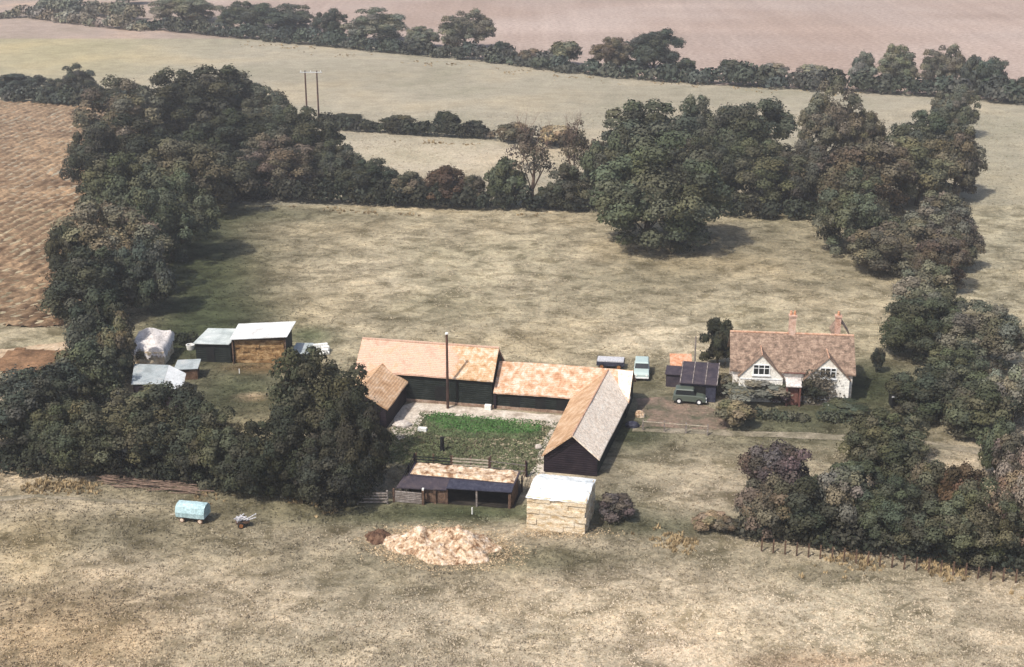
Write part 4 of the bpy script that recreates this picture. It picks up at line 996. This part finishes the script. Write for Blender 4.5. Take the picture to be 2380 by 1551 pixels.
# yard oddments
tr = thing('water_trough', 'small white trough on the left of the yard grass', 'trough', G(982, 1002), TH)
m = MB(); m.box(-.38, .38, -.2, -.15, 0, .32); m.box(-.38, .38, .15, .2, 0, .32); m.box(-.38, -.33, -.147, .147, 0, .32); m.box(.33, .38, -.147, .147, 0, .32); m.box(-.33, .33, -.147, .147, .02, .26)
m.build('basin', M['white_obj'], tr)
MB().box(-.3, -.22, -.17, .17, -.02, .0).build('feet', M['stone'], tr)
cb = MB().box(-.3, .3, -.2, .2, 0, .5).build('salt_bin', M['white_obj'], bevel=.05); cb.location = F(-.3, -.55); cb.rotation_euler = (0, 0, TH); tag(cb, 'white bin against the rear barn wall where the two barns meet', 'bin')
def rock(name, label, cat, p, r_, h, mat, seed=0, flat=.7):
    rr = np.random.default_rng(seed); m = MB(); n = 9; rings = [(0, 1.0), (.45, 1.05), (.85, .75), (1.0, .3)]
    for z, q in rings:
        for k in range(n):
            a = 2 * math.pi * k / n; j = rr.uniform(.85, 1.15); m.v.append((math.cos(a) * r_ * q * j, math.sin(a) * r_ * q * j * flat, z * h * rr.uniform(.93, 1.05)))
    for i in range(3):
        for k in range(n): j = (k + 1) % n; m.f.append((i * n + k, i * n + j, (i + 1) * n + j, (i + 1) * n + k))
    m.f.append(tuple(3 * n + k for k in range(n)))
    o = m.build(name, mat, smooth=False); o.location = (p.x, p.y, 0); return tag(o, label, cat)
rock('pale_sack', 'pale sack lying on the path at the left of the right range', 'sack', G(1252, 1043), .32, .4, M['stone'], 1)
rock('rubble_pile', 'pile of rubble at the left end of the concrete yard', 'rubble', G(935, 990), .8, .45, M['stone'], 5)
rock('round_bale', 'single round cream bale behind the right range', 'bale', G(1487, 968), .42, .55, M['straw_pale'], 7, 1)
rock('soil_pile', 'dark pile of rubbish behind the corner of the right range', 'rubbish', G(1470, 992), .6, .5, M['felt_blue'], 9)

# ------------------------------------------------------------------ pile of poles by the lower belt
m = MB(); r = random.Random(5)
A_, B_ = G(262, 1122), G(470, 1140)
for k in range(46):
    t = r.random(); c_ = A_.lerp(B_, t); a = math.radians(-8 + r.uniform(-14, 14)); l = r.uniform(.8, 2.0); z = r.uniform(.05, .35)
    d = Vector((math.cos(a) * l, math.sin(a) * l, r.uniform(-.1, .1))); c_ = c_ + Vector((0, r.uniform(-.9, .6), z))
    m.tube(c_ - d, c_ + d, r.uniform(.03, .06), .025, 5)
o = m.build('brushwood', M['twig']); tag(o, 'long pile of cut brown branches under the lower belt of trees', 'brushwood', kind='stuff')

# ------------------------------------------------------------------ turquoise covered wagon and small trailer
wg = thing('covered_wagon', 'farm wagon under a turquoise sheet standing in the lower field', 'wagon', G(450, 1209), math.radians(-11))
def wheel(parent, x, y, r_, wdt, mt, mh):
    w_ = MB().tube((x, y - wdt / 2, r_), (x, y + wdt / 2, r_), r_, r_, 16).build('wheel', mt, parent)
    h_ = MB().tube((x, y - wdt / 2 - .02, r_), (x, y + wdt / 2 + .02, r_), r_ * .66, r_ * .66, 14).build('hub', mh, w_); return w_
wg.scale = (.93, .93, .9)
MB().box(-1.15, 1.15, -.5, .5, .42, .55).build('chassis', M['wood_brown'], wg)
for x in (-.75, .8):
    for y in (-.55, .55): wheel(wg, x, y, .23, .12, M['wood_brown'], M['cream'])
prof = [(-.68, .52), (-.72, .95), (-.58, 1.42), (-.25, 1.62), (.25, 1.62), (.58, 1.42), (.72, .95), (.68, .52)]
m = MB(); r = random.Random(2); nseg = 10
for i in range(nseg + 1):
    x = -1.22 + 2.44 * i / nseg; k = .97 if i in (0, nseg) else 1
    for (y, z) in prof: m.v.append((x + r.uniform(-.015, .015), y * k + r.uniform(-.02, .02), .5 + (z - .5) * k + r.uniform(-.02, .02)))
np_ = len(prof)
for i in range(nseg):
    for k in range(np_ - 1): a = i * np_ + k; m.f.append((a, a + 1, a + np_ + 1, a + np_))
m.f.append(tuple(range(np_))); m.f.append(tuple(nseg * np_ + k for k in reversed(range(np_))))
m.build('sheet', M['tarp_blue'], wg)
MB().tube((-1.2, 0, .5), (-2.0, 0, .3), .04).build('drawbar', M['wood_pale'], wg)
tl = thing('hand_trailer', 'small trailer heaped with grey scrap right of the turquoise wagon', 'trailer', G(566, 1223), math.radians(15))
MB().box(-.55, .45, -.32, .32, .34, .46).build('bed', M['wood_brown'], tl)
for y in (-.4, .4): wheel(tl, -.2, y, .24, .1, M['rubber'], M['rust'])
m = MB(); r = random.Random(8)
for k in range(26):
    c_ = Vector((r.uniform(-.5, .25), r.uniform(-.3, .3), r.uniform(.5, .78))); d = Vector((r.uniform(-.25, .25), r.uniform(-.2, .2), r.uniform(-.1, .15))); m.tube(c_ - d, c_ + d, .05, .04, 5)
m.tube((.2, 0, .5), (1.0, .1, .85), .05, .04); m.tube((.2, -.15, .5), (.95, -.2, .7), .04, .04)
m.build('scrap_load', M['scrap'], tl)

# ------------------------------------------------------------------ cars
def car(label, u, v, rz, L, W, mat, loaded=None):
    t = thing('parked_car', label, 'car', G(u, v), rz)
    # side profile along y (front is -y)
    low = [(-L / 2, .28), (-L / 2, .62), (-L / 2 + .25, .78), (-.55, .86), (L / 2 - .1, .86), (L / 2, .5), (L / 2, .28)]
    m = MB()
    for x, q in ((-W / 2, 1), (-W / 2 + .1, 1.06), (W / 2 - .1, 1.06), (W / 2, 1)):
        for (y, z) in low: m.v.append((x, y, .28 + (z - .28) * q))
    n = len(low)
    for i in range(3):
        for k in range(n): j = (k + 1) % n; m.f.append((i * n + k, i * n + j, (i + 1) * n + j, (i + 1) * n + k))
    m.f.append(tuple(range(n))[::-1]); m.f.append(tuple(3 * n + k for k in range(n)))
    m.build('body', mat, t, bevel=.05)
    MB().hexa([(-W / 2 + .06, -.62, .9), (W / 2 - .06, -.62, .9), (W / 2 - .06, L / 2 - .25, .9), (-W / 2 + .06, L / 2 - .25, .9)],
              [(-W / 2 + .12, -.3, 1.34), (W / 2 - .12, -.3, 1.34), (W / 2 - .12, L / 2 - .35, 1.34), (-W / 2 + .12, L / 2 - .35, 1.34)]).build('windows', M['glass'], t)
    MB().hexa([(-W / 2 + .05, -.42, 1.32), (W / 2 - .05, -.42, 1.32), (W / 2 - .05, L / 2 - .2, 1.32), (-W / 2 + .05, L / 2 - .2, 1.32)],
              [(-W / 2 + .14, -.3, 1.44), (W / 2 - .14, -.3, 1.44), (W / 2 - .14, L / 2 - .35, 1.44), (-W / 2 + .14, L / 2 - .35, 1.44)]).build('roof', mat, t, bevel=.04)
    MB().box(-W / 2 + .02, W / 2 - .02, -L / 2 - .07, -L / 2 + .0, .3, .42).build('bumper', M['white_paint'], t)
    for sx in (-1, 1):
        MB().tube((sx * (W / 2 - .22), -L / 2 - .03, .6), (sx * (W / 2 - .22), -L / 2 + .02, .6), .1, .1, 10).build('headlight', M['white_obj'], t)
        for y in (-L / 2 + .6, L / 2 - .6):
            w_ = MB().tube((sx * (W / 2 - .16), y, .3), (sx * (W / 2 + .01), y, .3), .3, .3, 14).build('wheel', M['rubber'], t)
            MB().tube((sx * (W / 2), y, .3), (sx * (W / 2 + .03), y, .3), .15, .15, 10).build('hubcap', M['white_paint'], w_)
    return t
car('small pale mint green car parked at the outer corner of the barns', 1491, 872, math.radians(-6), 3.3, 1.42, M['car_paint'])
car('dull green car parked before the black tiled shed', 1602, 935, math.radians(80), 3.0, 1.3, M['green_paint'])
# flat trailer behind the low barn
a, L, rz = frame((1386, 858), (1450, 861))
ft = thing('flat_trailer', 'long dark flat trailer with grey top standing behind the low barn', 'trailer', a, rz)
MB().box(0, L, 0, 1.4, .35, .75).build('bed', M['felt_blue'], ft); MB().box(.05, L - .05, .05, 1.35, .753, .86).build('load', M['scrap'], ft)
for x in (.5, L - .5):
    for y in (.0, 1.4): wheel(ft, x, y, .28, .14, M['rubber'], M['rust'])

# ------------------------------------------------------------------ black shed and brick outhouse by the cottage
gs = thing('black_shed', 'dark purple roofed shed with battens between the barns and the cottage', 'shed', F(16.3, 5.2), TH + math.radians(1))
MB().box(0, 3.2, 0, 3.6, 0, 1.75).build('wall', M['felt_blue'], gs)
MB().slab((-.1, -.2, 1.8), (3.35, -.2, 1.8), (3.35, 3.7, 2.45), (-.1, 3.7, 2.45), .08).build('roof', M['felt'], gs)
m = MB(); z_ = lambda y: 1.8 + (y + .2) / 3.9 * .65
for x in (-.06, 1.05, 2.2, 3.26): m.hexa([(x, -.2, z_(-.2) + .002), (x + .07, -.2, z_(-.2) + .002), (x + .07, 3.7, z_(3.7) + .002), (x, 3.7, z_(3.7) + .002)], [(x, -.2, z_(-.2) + .06), (x + .07, -.2, z_(-.2) + .06), (x + .07, 3.7, z_(3.7) + .06), (x, 3.7, z_(3.7) + .06)])
m.build('battens', M['wood_grey'], gs)
MB().box(.9, 2.3, -.05, -.006, .02, 1.5).build('door', M['black'], gs)
bo = thing('brick_outhouse', 'small outhouse with orange tiled roof behind the black shed', 'outhouse', F(15.0, 9.9), TH + math.radians(8))
MB().box(0, 1.9, 0, 1.9, 0, 1.5).build('wall', M['felt'], bo)
MB().slab((-.08, -.12, 1.5), (1.98, -.12, 1.5), (1.98, 2.0, 2.0), (-.08, 2.0, 2.0), .08).build('roof', M['pot'], bo)
lt = thing('lean_to', 'low black lean-to joined to the front of the orange roofed outhouse', 'shed', F(14.7, 8.3), TH)
MB().box(0, 4.6, 0, 1.2, 0, 1.3).build('wall', M['felt'], lt); MB().slab((-.1, -.15, 1.32), (4.7, -.15, 1.32), (4.7, 1.4, 1.62), (-.1, 1.4, 1.62), .06).build('roof', M['felt'], lt)
bs = thing('black_hut', 'small black hut with pale roof edge right of the cottage', 'hut', G(2072, 950), math.radians(-4))
MB().box(0, 2.0, 0, 1.6, 0, 1.15).build('wall', M['black'], bs); MB().slab((-.1, -.15, 1.2), (2.1, -.15, 1.2), (2.1, 1.75, 1.3), (-.1, 1.75, 1.3), .06).build('roof', M['felt'], bs)
MB().box(-.1, 2.1, -.2, -.155, 1.12, 1.26).build('roof_edge', M['white_obj'], bs)

# ------------------------------------------------------------------ COTTAGE
CT = TH + math.radians(5.5)
ct = thing('cottage', 'white rendered cottage with red tiled roof and two front gables', 'house', F(20.65, 6.45), CT)
Wd, Dp, EH, RH = 11.05, 6.0, 2.95, 5.5
MB().box(.25, 7.5, 0, Dp, 0, EH - .05).build('wall', M['render_old'], ct)
MB().box(7.503, Wd - .15, 0, Dp, 0, EH - .05).build('end_wall', M['render_old'], ct)
MB().slab((-.05, -.22, EH - .05), (Wd + .1, -.22, EH - .05), (Wd + .1, Dp / 2, RH), (-.05, Dp / 2, RH), .14).build('roof_slope', M['tile_red'], ct)
MB().slab((-.05, Dp / 2 + .01, RH - .01), (Wd + .1, Dp / 2 + .01, RH - .01), (Wd + .1, Dp + .3, EH - .06), (-.05, Dp + .3, EH - .06), .14).build('roof_slope', M['tile_red'], ct)
MB().tube((-.05, Dp / 2, RH), (Wd + .1, Dp / 2, RH), .11).build('ridge_tiles', M['ridge_tile'], ct)
m = MB()
for x in (.25, Wd - .23):
    i = len(m.v); m.v += [(x, .02, EH - .05), (x, Dp - .02, EH - .05), (x, Dp / 2, RH - .2), (x + .08, .02, EH - .05), (x + .08, Dp - .02, EH - .05), (x + .08, Dp / 2, RH - .2)]
    m.f += [(i, i + 2, i + 1), (i + 3, i + 4, i + 5), (i, i + 3, i + 5, i + 2), (i + 1, i + 2, i + 5, i + 4)]
m.build('gable_end', M['render_old'], ct)
def front_gable(cx, hw, zb, za, mat, lab):
    """gabled bay flush with the front; hw half width, zb eave, za apex"""
    m = MB(); y0, y1 = -.42, -.003
    m.v += [(cx - hw, y0, 0), (cx + hw, y0, 0), (cx + hw, y0, zb), (cx, y0, za), (cx - hw, y0, zb), (cx - hw, y1, 0), (cx + hw, y1, 0), (cx + hw, y1, zb), (cx, y1, za), (cx - hw, y1, zb)]
    m.f += [(0, 1, 2, 3, 4), (9, 8, 7, 6, 5), (0, 5, 6, 1), (1, 6, 7, 2), (2, 7, 8, 3), (3, 8, 9, 4), (4, 9, 5, 0)]
    m.build('front_gable', mat, ct, lab)
    slope = (za - zb) / hw; ov = .12; back = (za + .12 - (EH - .05)) / ((RH - EH + .05) / (Dp / 2 + .3)) - .3
    zA = za + .07
    for s in (-1, 1):
        xe = cx + s * (hw + ov); ze = zA - slope * (hw + ov)
        yb = max(0.0, (ze - (EH - .05)) / ((RH - EH + .05) / (Dp / 2 + .3)) - .3)
        pts = [(cx, y0 - .1, zA), (xe, y0 - .1, ze), (xe, yb + .1, ze), (cx, back + .15, zA)]
        if s < 0: pts = [pts[1], pts[0], pts[3], pts[2]]
        MB().slab(*pts, .09).build('gable_roof', M['tile_red'], ct)
    MB().tube((cx, y0 - .1, zA), (cx, back + .1, zA), .06).build('gable_ridge', M['ridge_tile'], ct)
    return y0
y0 = front_gable(2.75, 1.95, 2.45, 4.5, M['render'], 'clean white left gable')
front_gable(8.65, 1.95, 2.45, 4.45, M['render'], 'white right gable overgrown by a climber')
def window(cx, zc, wd, ht, y):
    f = MB(); t = .07
    f.box(cx - wd / 2, cx + wd / 2, y - .07, y - .003, zc + ht / 2 - t, zc + ht / 2); f.box(cx - wd / 2, cx + wd / 2, y - .07, y - .003, zc - ht / 2, zc - ht / 2 + t)
    xs_ = [cx - wd / 2, cx - wd / 6 - t / 2, cx + wd / 6 - t / 2, cx + wd / 2 - t]
    for x in xs_: f.box(x, x + t, y - .067, y - .003, zc - ht / 2 + t, zc + ht / 2 - t)
    f.box(cx - wd / 2 + t, cx + wd / 2 - t, y - .06, y - .003, zc + ht * .12, zc + ht * .12 + .05)
    o = f.build('window', M['white_paint'], ct)
    MB().box(cx - wd / 2 + .01, cx + wd / 2 - .01, y - .03, y - .004, zc - ht / 2 + .01, zc + ht / 2 - .01).build('pane', M['glass'], o)
    MB().box(cx - wd / 2 - .08, cx + wd / 2 + .08, y - .14, y - .004, zc - ht / 2 - .1, zc - ht / 2 - .004).build('sill', M['white_paint'], o)
window(2.75, 3.12, 1.5, 1.0, y0); window(8.65, 3.05, 1.45, 1.0, y0); window(2.75, 1.1, 1.6, 1.0, y0); window(8.3, 1.1, 1.3, 1.0, y0)
MB().box(.9, 4.6, -.47, -.423, 2.18, 2.28).build('string_course', M['white_paint'], ct)
# porch
MB().slab((4.95, -1.35, 2.0), (6.35, -1.35, 2.0), (6.35, -.0, 2.35), (4.95, -.0, 2.35), .1).build('porch_roof', M['tarp_dirty'], ct)
m = MB(); m.box(5.0, 5.15, -1.25, -.003, 0, 1.9); m.box(6.15, 6.3, -1.25, -.003, 0, 1.9); m.build('porch_wall', M['brown_paint'], ct)
MB().box(5.2, 6.1, -.9, -.84, .02, 1.88).build('door', M['brown_paint'], ct)
def chimney(cx, y, w_, d_, z0, z1, mat, lab, pots=2):
    c_ = MB(); c_.box(cx - w_ / 2, cx + w_ / 2, y - d_ / 2, y + d_ / 2, z0, z1); c_.box(cx - w_ / 2 - .07, cx + w_ / 2 + .07, y - d_ / 2 - .07, y + d_ / 2 + .07, z1 + .002, z1 + .16)
    o = c_.build('chimney', mat, ct, lab)
    for k in range(pots):
        x = cx + (k - (pots - 1) / 2) * .34; MB().tube((x, y, z1 + .163), (x, y, z1 + .55), .13, .1, 10).build('chimney_pot', M['pot'], o)
chimney(5.55, Dp / 2 + .1, .62, .55, 5.0, 7.1, M['brick_pink'], 'tall pink chimney at the middle of the ridge', 2)
chimney(9.75, Dp / 2 + 1.0, .5, .5, 4.6, 6.9, M['brick'], 'narrow red chimney near the right end', 1)
m = MB(); m.slab((9.3, 4.0, 5.1), (10.1, 4.0, 6.3), (10.1, 6.4, 6.3), (9.3, 6.4, 5.1), .1); m.slab((10.12, 4.0, 6.3), (10.95, 4.0, 5.1), (10.95, 6.4, 5.1), (10.12, 6.4, 6.3), .1)
m.build('rear_gable_roof', M['tile_red'], ct)
MB().tube((4.75, -.27, EH - .1), (6.65, -.27, EH - .1), .06).build('gutter', M['brown_paint'], ct); MB().tube((6.6, -.06, .05), (6.6, -.06, EH - .15), .045).build('downpipe', M['brown_paint'], ct)
# climber on the right gable
r = np.random.default_rng(77); n = 1500
P = np.stack([r.normal(7.9, .75, n), -.46 - r.random(n) * .3, np.clip(r.normal(1.4, .9, n), .05, 3.3)], 1)
P = P[(np.abs(P[:, 0] - 8.65) < 1.95)]
V, _f = leaf_quads(P, np.tile(np.array([[0, -1, .3]]), (len(P), 1)), .1, r)
cl = bpy.data.objects.new('climbing_plant', raw_mesh('climbing_plant', V, np.arange(len(V)).reshape(-1, 4), M['leaves'], np.repeat(np.tile(r.uniform(.5, 1.5, (len(P), 1)), (1, 3)), 4, 0)))
C.objects.link(cl); cl.location = F(20.65, 6.45); cl.rotation_euler = (0, 0, CT); cl.color = (*LEAFC['brown'], 1); tag(cl, 'brown climbing plant covering the right gable of the cottage', 'climbing plant')
rock('white_tub', 'low white tub at the foot of the cottage right gable', 'tub', G(1936, 944), .45, .25, M['white_obj'], 12)

# ------------------------------------------------------------------ haze
HZ = True
if HZ:
    hm = bpy.data.materials.new('haze'); hm.use_nodes = True; t = hm.node_tree; t.nodes.clear()
    out = t.nodes.new('ShaderNodeOutputMaterial'); pv = t.nodes.new('ShaderNodeVolumePrincipled')
    pv.inputs['Color'].default_value = (1, .975, .97, 1); pv.inputs['Density'].default_value = .00038; pv.inputs['Anisotropy'].default_value = .2
    t.links.new(pv.outputs[0], out.inputs['Volume'])
    ext = max(abs(xs[0]), abs(xs[-1]), abs(ys[0]), abs(ys[-1])) + 30
    hz = MB().box(-ext, ext, -ext, ext, -1.3, CAMH + 6).build('haze', hm); tag(hz, 'thin even haze over the whole countryside', 'haze', kind='stuff')
